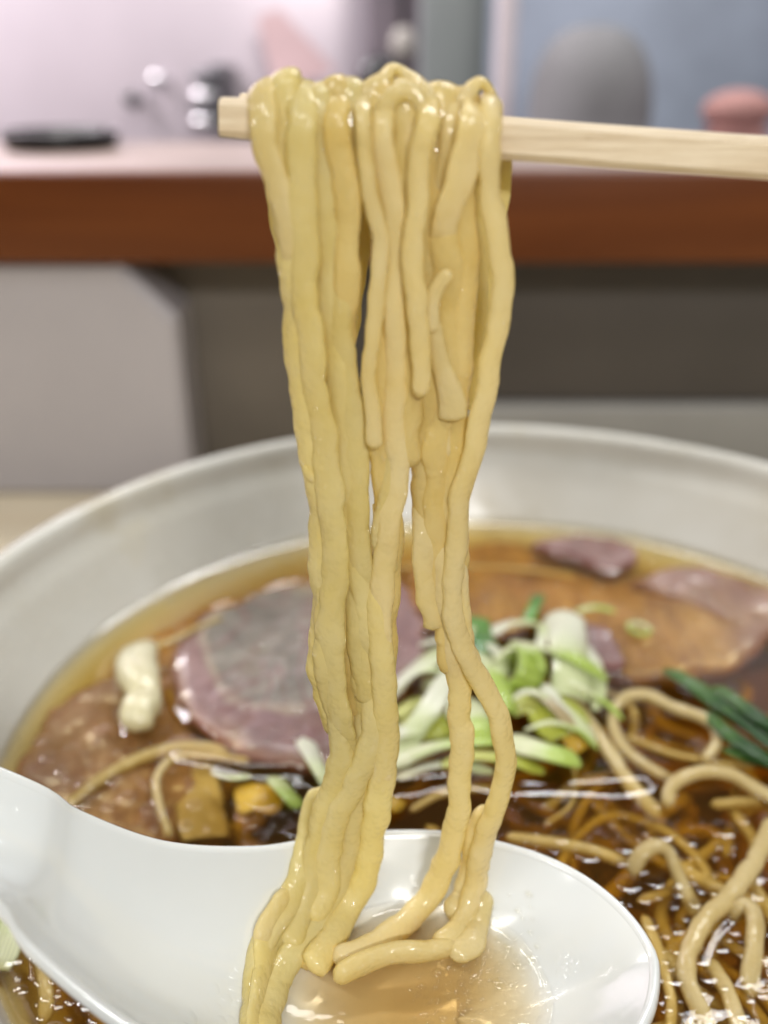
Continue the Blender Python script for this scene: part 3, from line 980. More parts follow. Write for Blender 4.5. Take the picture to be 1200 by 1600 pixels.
LK = [
    # label, pts, w, mat, curl, roll, taper
    ("flat bright green leaf piece right beside the hanging noodles", [(742, 966, .45), (752, 992, .5), (770, 1024, .4)], 40, 'leek_leaf', .5, .2, (1, 1)),
    ("pale grey green slice behind the green leaf piece", [(760, 992, .2), (790, 975, .3), (825, 972, .3), (850, 980, .15)], 30, 'leek_white', .8, .3, (.6, .6)),
    ("pale green strip curving beside the looped noodle", [(742, 1018, .3), (768, 1040, .55), (785, 1075, .6), (792, 1112, .5)], 38, 'leek_mid', 1.0, .4, (.5, .8)),
    ("tall white leek piece standing at the right of the pile", [(878, 962, .5), (886, 1000, .65), (894, 1045, .6), (890, 1092, .3)], 54, 'leek_white', 1.5, 0.1, (.8, .9)),
    ("thin pale green strip crossing the tall white leek", [(800, 1002, .55), (850, 1012, .8), (900, 1028, .85), (950, 1060, .5)], 22, 'leek_mid', .8, .2, (.5, .4)),
    ("pale leaf arching at the left of the leek pile", [(608, 1092, .15), (632, 1058, .4), (665, 1035, .55), (705, 1012, .4)], 40, 'leek_white', .9, .5, (.5, .7)),
    ("long white strip leaning down behind the hanging noodles", [(700, 1055, .5), (680, 1095, .45), (655, 1130, .35), (618, 1185, .1)], 30, 'leek_white', 1.0, .3, (.8, .6)),
    ("translucent yellow green sheet in the middle of the pile", [(790, 1100, .3), (820, 1090, .4), (860, 1105, .42), (890, 1150, .25)], 78, 'leek_yellow', .6, .1, (.8, .7)),
    ("plump yellow green slice at the front of the pile", [(795, 1160, .25), (835, 1172, .35), (870, 1182, .3), (900, 1190, .1)], 50, 'leek_mid', 1.9, .2, (.8, .6)),
    ("yellow green strip lying along the front left of the pile", [(612, 1196, .05), (650, 1176, .2), (700, 1162, .28), (770, 1158, .25)], 30, 'leek_mid', 1.4, .2, (.6, .8)),
    ("cream pointed strip on top of the yellow green sheet", [(828, 1076, .6), (855, 1092, .62), (880, 1116, .5), (900, 1140, .3)], 30, 'onion', 1.0, .2, (.25, .9)),
    ("small yellow piece under the cream pointed strip", [(880, 1125, .25), (895, 1148, .2), (912, 1172, .02)], 34, 'yellow_menma', .8, .2, (.7, .5)),
    ("olive strip under the leek pile at left", [(625, 1150, .08), (660, 1135, .12), (700, 1130, .1)], 46, 'leek_yellow', .5, 0, (.6, .8)),
    ("white root slice low at the left end of the pile", [(610, 1150, .2), (632, 1142, .3), (655, 1140, .25)], 34, 'leek_white', 1.2, .2, (.7, .7)),
    ("pale inner strip between the two hanging noodle legs", [(735, 1095, .35), (748, 1130, .4), (752, 1165, .25)], 34, 'leek_mid', 1.0, .2, (.8, .8)),
    ("small grey green stub behind the pile", [(826, 972, .1), (832, 952, .25), (842, 932, .2)], 18, 'leek_leaf', 1.2, .2, (1, 1)),
    ("small yellow bit at the spoon rim under the bundle", [(600, 1246, .05), (614, 1252, .12), (628, 1264, .05)], 34, 'yellow_menma', .7, .1, (.7, .7)),
    ("long dark green leaf pointing left at the right edge", [(1040, 1048, .15), (1080, 1072, .3), (1130, 1108, .35), (1210, 1160, .25)], 27, 'leek_dark', 2.6, .1, (.4, 1)),
    ("dark green leaf lowest of the three at the right edge", [(1100, 1112, .1), (1140, 1150, .2), (1180, 1178, .2), (1230, 1205, .1)], 26, 'leek_dark', 2.5, .2, (.4, 1)),
    ("dark green leaf folded on top at the right edge", [(1118, 1078, .35), (1150, 1098, .5), (1190, 1128, .5), (1230, 1150, .4)], 24, 'leek_dark', 2.7, .3, (.6, 1)),
    ("white pointed sliver leaning on the left of the bundle", [(474, 1152, .35), (490, 1185, .35), (508, 1215, .25), (520, 1240, .1)], 30, 'leek_white', 1.1, .4, (.15, .9)),
    ("flat translucent onion square at left above the spoon", [(296, 1196, -.45), (308, 1240, -.38), (322, 1310, -.42)], 62, 'onion', .4, 0, (.6, .95)),
    ("yellow bamboo strip in the broth left of the bundle", [(368, 1252, -.16), (400, 1244, -.12), (442, 1256, -.2)], 54, 'yellow_menma', .25, 0, (.8, .6)),
    ("green tinged strip beside the yellow bamboo", [(428, 1215, .04), (448, 1238, .08), (470, 1262, -.05)], 30, 'leek_bright', .8, .2, (.7, .6)),
    ("grey white leek with a green edge under the spoon handle", [(-10, 1520, .0), (8, 1470, .08), (25, 1420, .08), (40, 1385, .02)], 54, 'leek_mid', 1.2, .3, (.8, .6)),
]
LK += [
    ("narrow dark green leaf between the other dark leaves at the right edge", [(1082, 1062, .25), (1125, 1100, .38), (1172, 1140, .38), (1225, 1182, .3)], 20, 'leek_dark', 2.4, .2, (.4, 1)),
    ("short dark green leaf tip sunk below the leaf bunch at the right edge", [(1130, 1170, .0), (1165, 1185, .08), (1215, 1200, .05)], 20, 'leek_dark', 2.2, .2, (.3, .8)),
    ("thin pale shred floating left of the bundle near the big pork slice", [(330, 1205, .02), (360, 1214, .05), (392, 1212, .0)], 10, 'leek_white', 1.1, .2, (.3, .3)),
    ("thin white shred lying over the left leaf of the pile", [(622, 1072, .5), (650, 1050, .65), (690, 1044, .6)], 12, 'leek_white', 1.1, .3, (.4, .4)),
    ("narrow pale green shred behind the straight hanging noodle", [(700, 1120, .45), (716, 1085, .6), (738, 1050, .65), (760, 1030, .6)], 14, 'leek_mid', 1.1, .3, (.4, .5)),
    ("white shred curled in front of the open leek ring", [(800, 1092, .6), (822, 1080, .75), (852, 1088, .7), (862, 1112, .5)], 14, 'leek_white', 1.2, .2, (.4, .4)),
    ("pale shred crossing low in the right of the pile", [(820, 1140, .45), (860, 1128, .55), (905, 1142, .4), (935, 1170, .1)], 15, 'leek_mid', 1.2, .2, (.4, .4)),
    ("thin bright shred along the left front of the pile", [(640, 1186, .2), (680, 1168, .32), (720, 1150, .36), (750, 1120, .4)], 12, 'leek_bright', 1.2, .2, (.4, .4)),
    ("white shred sticking up left of the green leaf piece", [(722, 1030, .5), (728, 1000, .65), (738, 978, .6)], 13, 'leek_white', 1.1, .2, (.5, .3)),
    ("thin white shred curling at the upper left of the leek pile", [(655, 1008, .35), (690, 1000, .5), (722, 1012, .45), (740, 1040, .3)], 16, 'leek_white', 1.2, .3, (.5, .6)),
    ("pale green shred hooked over the open leek ring", [(772, 1030, .75), (800, 1012, .95), (838, 1020, .95), (852, 1050, .7)], 15, 'leek_mid', 1.1, .3, (.5, .5)),
    ("white shred lying between the green leaf piece and the ring", [(764, 1006, .5), (780, 1022, .6), (786, 1052, .6)], 20, 'leek_white', 1.0, .2, (.6, .6)),
    ("translucent shred draped down from the tall white leek", [(852, 1070, .55), (872, 1100, .5), (905, 1130, .35), (930, 1165, .1)], 22, 'leek_white', 1.1, .2, (.6, .5)),
    ("yellow green shred across the front of the pile", [(690, 1196, .15), (740, 1180, .3), (800, 1188, .35), (850, 1205, .15)], 22, 'leek_yellow', 1.2, .2, (.5, .5)),
    ("pale shred half sunk at the front left of the pile", [(620, 1215, -.02), (670, 1196, .05), (720, 1194, .1), (770, 1206, .0)], 20, 'leek_white', 1.1, .2, (.5, .5)),
    ("olive shred in the shade under the arching pale leaf", [(618, 1120, .1), (650, 1096, .2), (690, 1090, .2)], 26, 'leek_yellow', 1.0, .1, (.6, .6)),
    ("thin white shred standing up behind the ring", [(838, 1030, .6), (846, 1000, .75), (848, 975, .7)], 14, 'leek_white', 1.2, .1, (.6, .5)),
    ("pale shred right of the tall white leek", [(908, 1000, .45), (928, 1035, .5), (936, 1075, .35), (930, 1110, .1)], 20, 'leek_white', 1.1, .3, (.5, .5)),
    ("light green shred poking right out of the pile", [(880, 1060, .6), (915, 1078, .5), (950, 1100, .25), (975, 1125, .05)], 14, 'leek_mid', 1.2, .2, (.5, .3)),
    ("thin green shred floating beyond the pile", [(900, 955, .02), (930, 948, .06), (962, 955, .02)], 10, 'leek_bright', 1.2, .2, (.4, .4)),
]
for i, (lab, pts, wpx, mat, curl, roll, tap) in enumerate(LK):
    leek(lab, pts, wpx, mat, curl, 0.04, roll, 80 + i, taper=tap)


def leek_ring(label, px, py, z, rpx, hgt, axis, mat, seed, arc=2 * math.pi * 0.93, start=0.0):
    c = PZ(px, py, z)
    sc = np.linalg.norm(c - ORG) * 0.96 / F
    r = rpx * sc
    ax = np.array(axis, float)
    ax /= np.linalg.norm(ax)
    u = np.cross(ax, (0.13, 1, 0.2))
    u /= np.linalg.norm(u)
    w_ = np.cross(ax, u)
    n = 56
    V, Fc, al, ac = [], [], [], []
    for i in range(n):
        f = i / (n - 1)
        t_ = start + arc * f
        rr_ = r * (1 + 0.10 * mnoise.noise(Vector((math.cos(t_) * 1.2, math.sin(t_) * 1.2, seed))))
        d = u * math.cos(t_) + w_ * math.sin(t_)
        for (ri, hi) in ((1, -.5), (1, -.2), (1, .2), (1, .5), (.80, .5), (.80, 0.15), (.80, -.15), (.80, -.5)):
            V.append(c + d * rr_ * ri + ax * hi * hgt)
            al.append(1.0 if ri == 1 else 0.0)
            ac.append(f)
    for i in range(n - 1):
        for k_ in range(8):
            k2 = (k_ + 1) % 8
            Fc.append((i * 8 + k_, (i + 1) * 8 + k_, (i + 1) * 8 + k2, i * 8 + k2))
    Fc.append(tuple(range(8)))
    Fc.append(tuple((n - 1) * 8 + k_ for k_ in range(8))[::-1])
    o = mk("leek_ring", V, Fc, M[mat], attrs={'along': al, 'across': ac})
    tag(o, label, "leek", "leek slivers on the broth")


leek_ring("open leek ring showing its bright green outside and white inside", 812, 1048, 0.55, 36, 0.62, (-0.75, -0.15, 0.45), 'leek_bright', 5)
leek_ring("small pale leek ring floating over the tan pork slice", 998, 982, 0.08, 20, 0.10, (0.1, 0.1, 1), 'leek_mid', 6)
leek_ring("white leek ring low behind the hanging noodles", 690, 1075, 0.15, 30, 0.4, (0.4, -0.6, 0.5), 'leek_white', 8)

# the cream curl at the left
P = np.array([PZ(225, 1012, .15), PZ(212, 1040, .3), PZ(222, 1072, .34), PZ(226, 1092, .26), PZ(216, 1112, .3), PZ(210, 1142, .12)])
n = 44
Pn = catmull(P, n)
W_ = np.interp(np.linspace(0, 1, n), [0, .2, .5, .66, .8, 1], [.55, .82, .84, .62, .74, .55])
V, Fc = sweep(Pn, W_, W_ * 0.75, (0, 0, 1), 77, 16, rough=0.9)
o = mk("cream_curl", V, Fc, M['cream'], attrs={'along': np.repeat(np.linspace(0, 1, n), 16), 'across': np.tile(np.linspace(0, 1, 16), n)})
tag(o, "plump cream coloured curl floating near the left bowl wall", "garnish")
contact_px([(190, 1020), (187, 1070), (190, 1120), (205, 1146), (235, 1140), (252, 1090), (248, 1030)], 0.05, 0.10)

# ------------------------------------------------------------------ the broth itself
na, nr = 460, 200
rads = np.r_[0.01, np.linspace(0.06, RS - 0.85, nr - 31), np.linspace(RS - 0.82, RS + 0.02, 30)]
th = np.linspace(0, 2 * np.pi, na, endpoint=False)
RG, TG = np.meshgrid(rads, th, indexing='ij')
X = BC[0] + RG * np.cos(TG)
Y = BC[1] + RG * np.sin(TG)
H = np.zeros_like(X)
for (fx, fy, am, ph) in ((0.9, 0.5, .010, 0), (-0.6, 1.3, .010, 1), (2.1, -0.9, .006, 2), (1.2, 2.6, .005, 3), (3.6, 1.9, .0025, 4), (-3.1, 3.9, .002, 5), (5.5, -4.4, .0012, 6)):
    H += am * np.sin(fx * X + fy * Y + ph + 0.6 * np.sin(0.7 * Y + ph))
H *= np.clip((RS - RG - 0.25) / 1.2, 0, 1)
wob = 1 + 0.10 * np.sin(TG * 7 + 1.0)
H += 0.24 * np.exp(-(RS - RG).clip(0) / 0.30) * wob
pts2 = np.stack([X.ravel(), Y.ravel()], 1)
Hf = H.ravel()
for ci, (cp, hgt, wd) in list(enumerate(CONTACT))[::-1]:
    lo, hi = cp.min(0) - 4 * wd, cp.max(0) + 4 * wd
    idx = np.where((pts2 > lo).all(1) & (pts2 < hi).all(1))[0]
    if len(idx) == 0:
        continue
    best = np.full(len(idx), 1e9)
    for ch in range(0, len(cp), 64):
        d = ((pts2[idx][:, None, :] - cp[None, ch:ch + 64]) ** 2).sum(2).min(1)
        best = np.minimum(best, d)
    if ci < 2:
        g = np.exp(-best / (2 * (wd * 0.6) ** 2))
        Hf[idx] = Hf[idx] * (1 - g) ** 2 + hgt * g
        continue
    mod = 1 + 0.25 * np.sin(pts2[idx, 0] * 9.0) * np.sin(pts2[idx, 1] * 7.0 + 1)
    Hf[idx] = np.maximum(Hf[idx], Hf[idx] * 0.5 + hgt * mod * np.exp(-best / (2 * (wd * 0.6) ** 2)))
V = list(np.stack([X.ravel(), Y.ravel(), Hf], 1))
nring = len(rads)
Fc = []
for i in range(nring - 1):
    for k_ in range(na):
        k2 = (k_ + 1) % na
        Fc.append((i * na + k_, (i + 1) * na + k_, (i + 1) * na + k2, i * na + k2))
Fc.append(tuple(range(na)))
prev = (nring - 1) * na
low = [(9.1, -0.05), (8.62, -0.8), (7.42, -2.22), (5.7, -3.55), (3.6, -4.2), (0.02, -4.27)]
for (r, z) in low:
    base = len(V)
    for k_ in range(na):
        V.append(np.array([BC[0] + (r + 0.05) * math.cos(th[k_]), BC[1] + (r + 0.05) * math.sin(th[k_]), z - 0.04]))
    for k_ in range(na):
        k2 = (k_ + 1) % na
        Fc.append((prev + k_, base + k_, base + k2, prev + k2))
    prev = base
Fc.append(tuple(prev + k_ for k_ in range(na))[::-1])
o = mk("broth", V, [f[::-1] for f in Fc] if False else Fc, M['broth'], origin=(BC[0], BC[1], 0))
tag(o, "clear amber soy broth with oil filling the white bowl", "broth", None, "stuff")

# oil drops: flattened lenses on the surface, crowded near the spoon
VV, FF, off = [], [], 0
placed = []
zones = [((0, 1440), (300, 1640), 260), ((960, 1270), (1230, 1640), 150), ((760, 1240), (1060, 1340), 60), ((370, 1250), (500, 1320), 60), ((60, 1150), (480, 1300), 50), ((250, 860), (1190, 1200), 90)]
from collections import defaultdict
cellmap = defaultdict(list)
for (p0, p1, cnt) in zones:
    for _ in range(cnt * 3):
        px, py = rng.uniform(p0[0], p1[0]), rng.uniform(p0[1], p1[1])
        c = PZ(px, py, 0)
        if np.hypot(*(c[:2] - BC)) > RS - 0.25:
            continue
        r = float(np.clip(rng.lognormal(math.log(0.085), 0.55), 0.03, 0.32))
        key = (int(c[0] // 0.7), int(c[1] // 0.7))
        ok = True
        for dx in (-1, 0, 1):
            for dy in (-1, 0, 1):
                for (q, rq) in cellmap[(key[0] + dx, key[1] + dy)]:
                    if math.hypot(c[0] - q[0], c[1] - q[1]) < (r + rq) * 1.02:
                        ok = False
        if not ok:
            continue
        cellmap[key].append((c[:2], r))
        placed.append((c[:2], r))
# surface height lookup
def surf(x, y):
    rr_ = math.hypot(x - BC[0], y - BC[1])
    i = int(np.argmin(np.abs(rads - rr_)))
    k_ = int(round((math.atan2(y - BC[1], x - BC[0]) % (2 * math.pi)) / (2 * math.pi) * na)) % na
    return Hf[i * na + k_]


for (c, r) in placed:
    z0 = surf(c[0], c[1])
    sg = 18
    V = [(c[0], c[1], z0 + 0.012 + r * 0.085)]
    for (fr_, fz) in ((0.55, 0.8), (0.82, 0.5), (0.96, 0.15), (1.0, -0.15), (0.9, -0.6)):
        for k_ in range(sg):
            t_ = 2 * math.pi * k_ / sg
            V.append((c[0] + r * fr_ * math.cos(t_), c[1] + r * fr_ * math.sin(t_), z0 + 0.012 + r * 0.085 * fz))
    f = [(0, 1 + k_, 1 + (k_ + 1) % sg) for k_ in range(sg)]
    for j in range(4):
        for k_ in range(sg):
            k2 = (k_ + 1) % sg
            f.append((1 + j * sg + k_, 1 + (j + 1) * sg + k_, 1 + (j + 1) * sg + k2, 1 + j * sg + k2))
    f.append(tuple(1 + 4 * sg + k_ for k_ in range(sg))[::-1])
    VV.append(np.array(V))
    FF += [tuple(x + off for x in q) for q in f]
    off += len(V)
o = mk("oil_drops", np.vstack(VV), FF, M['oil'])
tag(o, "clear round oil drops floating on the amber broth", "oil drops", None, "stuff")

# ------------------------------------------------------------------ spoon
xk = [-12, -9, -6, -4.0, -3.54, -2.68, -1.66, -0.87, 0.0, 0.9, 1.58, 2.1, 2.54, 2.85, 3.08, 3.2, 3.27]
yf = [8.55, 8.55, 8.55, 8.57, 8.68, 8.95, 9.42, 9.92, 10.2, 10.22, 10.02, 9.78, 9.46, 9.12, 8.75, 8.45, 8.1]
yn = [6.95, 6.95, 6.95, 6.92, 6.76, 6.50, 6.28, 6.05, 5.85, 5.80, 5.98, 6.30, 6.72, 7.10, 7.45, 7.75, 8.04]
ze = [8.4, 6.9, 5.15, 4.0, 3.45, 2.72, 2.18, 1.86, 1.70, 1.66, 1.66, 1.67, 1.69, 1.71, 1.73, 1.74, 1.75]
dp = [.28, .28, .30, .40, .48, .74, .95, 1.02, 1.05, 1.02, .86, .66, .46, .30, .17, .08, .01]
xs_all = np.r_[np.linspace(-12, -4.5, 16), np.linspace(-4.2, 2.2, 60), 3.27 - 1.0 * (1 - np.linspace(0, 1, 30)) ** 2.0]
xs_all = np.unique(np.round(xs_all, 4))


SI_CACHE = {}


def smooth_interp(x, xp, fp):
    if id(fp) in SI_CACHE:
        return np.interp(x, *SI_CACHE[id(fp)])
    d = catmull(np.c_[np.array(xp, float), np.array(fp, float), np.zeros(len(xp))], 900)
    o_ = np.argsort(d[:, 0])
    SI_CACHE[id(fp)] = (d[o_, 0], d[o_, 1])
    return np.interp(x, d[o_, 0], d[o_, 1])


def spoon_section(x):
    return (smooth_interp(x, xk, yf), smooth_interp(x, xk, yn), smooth_interp(x, xk, ze), smooth_interp(x, xk, dp))


XC = 0.9
F0, N0, ZE0, D0 = [float(q) for q in spoon_section(XC)]
MID0, HW0 = (F0 + N0) / 2, (F0 - N0) / 2
# rim radius about (XC, MID0) as a function of the angle, near side -> tip -> far side
op = [(x - XC, y - MID0) for x, y in zip(xk, yn) if x >= XC] + [(xk[-1] + 0.01 - XC, 8.07 - MID0)] + [(x - XC, y - MID0) for x, y in list(zip(xk, yf))[::-1] if x >= XC]
oa = np.array([math.atan2(b_, a_) for a_, b_ in op])
orr = np.array([math.hypot(a_, b_) for a_, b_ in op])
od = catmull(np.c_[oa, orr, 0 * oa], 400)


def rim_r(phi):
    return float(np.interp(phi, od[:, 0], od[:, 1]))


TH = 0.26
RIM = TH * 0.5
PEX = 2.6


def half_section(hw, z_e, d, p):
    """(distance from the middle, z) from the middle of the inside over the rim to the middle of the outside."""
    hwi = hw - RIM * 0.9
    out = []
    for v_ in np.sin(np.linspace(0, 1, 22) * math.pi / 2):
        out.append((v_ * hwi, z_e - d * (1 - v_ ** p) - 0.05 * v_ ** 10))
    out += [(hwi + RIM * 0.35, z_e + 0.025), (hwi + RIM * 0.8, z_e - 0.01), (hwi + RIM * 1.03, z_e - 0.09)]
    do = d + TH
    for v_ in np.sin(np.linspace(1, 0, 22) * math.pi / 2):
        out.append((v_ * (hw + 0.015), z_e - 0.16 - (do - 0.16) * (1 - v_ ** (p + 0.2))))
    return out


def tip_p(phi):
    return 1.75 + (PEX - 1.75) * abs(math.sin(phi)) ** 2.5


def tip_ze(phi):
    return ZE0 + 0.09 * math.cos(phi) ** 1.5 if math.cos(phi) > 0 else ZE0


def z_inside(x, y):
    """height of the inside of the spoon."""
    if x <= XC:
        f_, n_, z_e, d = [float(q) for q in spoon_section(x)]
        hwi = (f_ - n_) / 2 - RIM * 0.9
        v_ = min(abs(y - (f_ + n_) / 2) / hwi, 1.05)
        return z_e - d * (1 - v_ ** PEX)
    phi = math.atan2(y - MID0, x - XC)
    v_ = min(math.hypot(x - XC, y - MID0) / (rim_r(phi) - RIM * 0.9), 1.05)
    return tip_ze(phi) - D0 * (1 - v_ ** tip_p(phi))


xs_all = np.r_[np.linspace(-12, -4.5, 14), np.linspace(-4.2, XC, 56)]
V, Fc = [], []
for x in xs_all:
    f_, n_, z_e, d = [float(q) for q in spoon_section(x)]
    mid, hw = (f_ + n_) / 2, (f_ - n_) / 2
    hs = half_section(hw, z_e, d, PEX)
    V += [(x, mid - r_, z_) for r_, z_ in hs]
    V += [(x, mid + r_, z_) for r_, z_ in hs]
mh = len(hs)
for i in range(len(xs_all) - 1):
    for hf in (0, 1):
        o0, o1 = (2 * i + hf) * mh, (2 * (i + 1) + hf) * mh
        for k_ in range(mh - 1):
            f = (o0 + k_, o1 + k_, o1 + k_ + 1, o0 + k_ + 1)
            Fc.append(f if hf else f[::-1])
Fc.append(tuple(range(mh))[::-1] + tuple(range(mh + 1, 2 * mh - 1)))
base = len(V)
phs = np.linspace(-math.pi / 2, math.pi / 2, 57)
for ph in phs:
    hs = half_section(rim_r(ph) if abs(abs(ph) - math.pi / 2) > 1e-6 else HW0, tip_ze(ph), D0, tip_p(ph))
    V += [(XC + r_ * math.cos(ph), MID0 + r_ * math.sin(ph), z_) for r_, z_ in hs]
for i in range(len(phs) - 1):
    o0, o1 = base + i * mh, base + (i + 1) * mh
    for k_ in range(mh - 1):
        Fc.append((o0 + k_, o0 + k_ + 1, o1 + k_ + 1, o1 + k_))
import bmesh
bm = bmesh.new()
bv = [bm.verts.new(v_) for v_ in V]
for f in Fc:
    try:
        bm.faces.new([bv[q] for q in f])
    except ValueError:
        pass
bmesh.ops.remove_doubles(bm, verts=bm.verts[:], dist=0.002)
bmesh.ops.recalc_face_normals(bm, faces=bm.faces[:])
bm.verts.index_update()
V = [tuple(v_.co) for v_ in bm.verts]
Fc = [[v_.index for v_ in f.verts] for f in bm.faces]
bm.free()
sp = mk("soup_spoon", V, Fc, M['porcelain'])
tag(sp, "white porcelain soup spoon holding noodle ends and a little broth", "spoon")

# broth in the spoon
ZP = 1.03
PC = (0.55, 8.0)
nA, nR = 120, 36
V = []
shore = []
for k_ in range(nA):
    t_ = 2 * math.pi * k_ / nA
    r_ = 0.2
    while z_inside(PC[0] + r_ * math.cos(t_), PC[1] + r_ * math.sin(t_)) < ZP and r_ < 3.2:
        r_ += 0.01
    shore.append(r_ + 0.045)
lev = np.linspace(0, 1, nR) ** 0.8
for f in lev:
    for k_ in range(nA):
        t_ = 2 * math.pi * k_ / nA
        r_ = max(f, 0.004) * shore[k_]
        x, y = PC[0] + r_ * math.cos(t_), PC[1] + r_ * math.sin(t_)
        z = ZP + 0.05 * math.exp(-(shore[k_] - r_) / 0.07) + 0.014 * mnoise.noise(Vector((x * 2.2, y * 2.2, 3.3)))
        V.append((x, y, z))
for f in lev[::-1]:
    for k_ in range(nA):
        t_ = 2 * math.pi * k_ / nA
        r_ = max(f, 0.004) * shore[k_]
        x, y = PC[0] + r_ * math.cos(t_), PC[1] + r_ * math.sin(t_)
        V.append((x, y, min(ZP - 0.02, z_inside(x, y) - 0.05)))
Fc = []
for i in range(2 * nR - 1):
    for k_ in range(nA):
        k2 = (k_ + 1) % nA
        Fc.append((i * nA + k_, (i + 1) * nA + k_, (i + 1) * nA + k2, i * nA + k2))
Fc.append(tuple(range(nA)))
Fc.append(tuple((2 * nR - 1) * nA + k_ for k_ in range(nA))[::-1])
o = mk("spoon_broth", V, Fc, M['pool'])
tag(o, "shallow pool of amber broth lying in the white spoon", "broth", None, "stuff")

# oil beads at the right of the spoon pool
VV, FF, off = [], [], 0
n_ok = 0
used = []
while n_ok < 190:
    px = rng.normal(735, 55)
    py = rng.normal(1525, 32) - (px - 735) * 0.55
    if not (640 < px < 850):
        continue
    c = PZ(px, py, ZP)
    r = float(np.clip(rng.lognormal(math.log(0.040), 0.5), 0.014, 0.11))
    if any(math.hypot(c[0] - u[0], c[1] - u[1]) < r + u[2] for u in used):
        n_ok += 0.2
        continue
    zz = max(ZP, z_inside(c[0], c[1]))
    used.append((c[0], c[1], r))
    sg = 12
    V = [(c[0], c[1], zz + r * 0.42)]
    for (fr_, fz) in ((0.5, 0.34), (0.85, 0.16), (1.0, 0.0), (0.9, -0.2)):
        for k_ in range(sg):
            t_ = 2 * math.pi * k_ / sg
            V.append((c[0] + r * fr_ * math.cos(t_), c[1] + r * fr_ * math.sin(t_), zz + r * fz))
    f = [(0, 1 + k_, 1 + (k_ + 1) % sg) for k_ in range(sg)]
    for j in range(3):
        for k_ in range(sg):
            k2 = (k_ + 1) % sg
            f.append((1 + j * sg + k_, 1 + (j + 1) * sg + k_, 1 + (j + 1) * sg + k2, 1 + j * sg + k2))
    f.append(tuple(1 + 3 * sg + k_ for k_ in range(sg))[::-1])
    VV.append(np.array(V))
    FF += [tuple(x + off for x in q) for q in f]
    off += len(V)
    n_ok += 1
o = mk("oil_beads", np.vstack(VV), FF, M['oil'])
tag(o, "tiny glittering oil beads at the right of the spoon broth", "oil drops", None, "stuff")

# ------------------------------------------------------------------ chopsticks
def chopstick(label, A, B, hA, hB):
    A, B = np.array(A, float), np.array(B, float)
    n = 40
    ts = np.linspace(0, 1, n)
    d = (B - A) / np.linalg.norm(B - A)
    side = np.cross(d, (0, 0, 1))
    side /= np.linalg.norm(side)
    up = np.cross(side, d)
    sec = [(-.5, -.32), (-.34, -.5), (.34, -.5), (.5, -.32), (.5, .34), (.34, .5), (-.34, .5), (-.5, .34)]
    V = []
    for i, t_ in enumerate(ts):
        h_ = hA * (1 - t_) + hB * t_
        sh = 0.93 if i in (0, n - 1) else 1.0
        p = A * (1 - t_) + B * t_ + (d * 0.02 if i == 0 else 0)
        for (u, w_) in sec:
            V.append(p + side * u * h_ * sh + up * w_ * h_ * sh + up * 0.006 * mnoise.noise(Vector((t_ * 20, u * 3, w_ * 3))))
    Fc = []
    for i in range(n - 1):
        for k_ in range(8):
            k2 = (k_ + 1) % 8
            Fc.append((i * 8 + k_, i * 8 + k2, (i + 1) * 8 + k2, (i + 1) * 8 + k_))
    Fc.append(tuple(range(8))[::-1])
    Fc.append(tuple((n - 1) * 8 + k_ for k_ in range(8)))
    o = mk("chopstick", V, [f[::-1] for f in Fc], M['wood'], smooth=False)
    tag(o, label, "chopstick", "pair of wooden chopsticks")


CH = 10.25
A = PY(343, 182, CH)
B = PY(1200, 247, CH - 0.15)
B2 = A + (B - A) * 2.6
chopstick("front pale wooden chopstick carrying the noodles", A, B2, 0.375, 0.42)
A = PY(374, 173, CH + 0.46)
B = PY(1200, 250, CH + 0.34)
chopstick("second wooden chopstick half hidden behind the front one", A, A + (B - A) * 2.5, 0.36, 0.38)

# ------------------------------------------------------------------ the lifted noodles
CUR0, CUR1, ZFL = 9.92, 9.55, 1.03


def hang(px, py, lay):
    """lay: cm behind the front curtain (negative = in front)."""
    Yc = CUR0 + (CUR1 - CUR0) * min(max((py - 150) / 1180, 0), 1)
    d = ray(px, py)
    t1 = (Yc + lay) / d[1]
    t2 = 1e9
    if d[2] < -0.3:
        zf = ZFL
        for _ in range(6):                       # rest on the inside of the spoon where it rises above the broth
            t2 = (zf + 0.10 - lay * 0.5 - CAM_Z) / d[2]
            q = ORG + d * t2
            if -6 < q[0] < 3.2:
                zf = 0.5 * zf + 0.5 * min(max(ZFL, z_inside(q[0], q[1]) + 0.02), 1.75)
    # smooth minimum so the strand bends softly onto the spoon
    k_ = 0.5
    h_ = max(k_ - abs(t1 - t2), 0) / k_
    t_ = min(t1, t2) - h_ * h_ * k_ * 0.25
    return ORG + d * t_


def stick_top(px):
    return 152 + (px - 343) * 0.0755


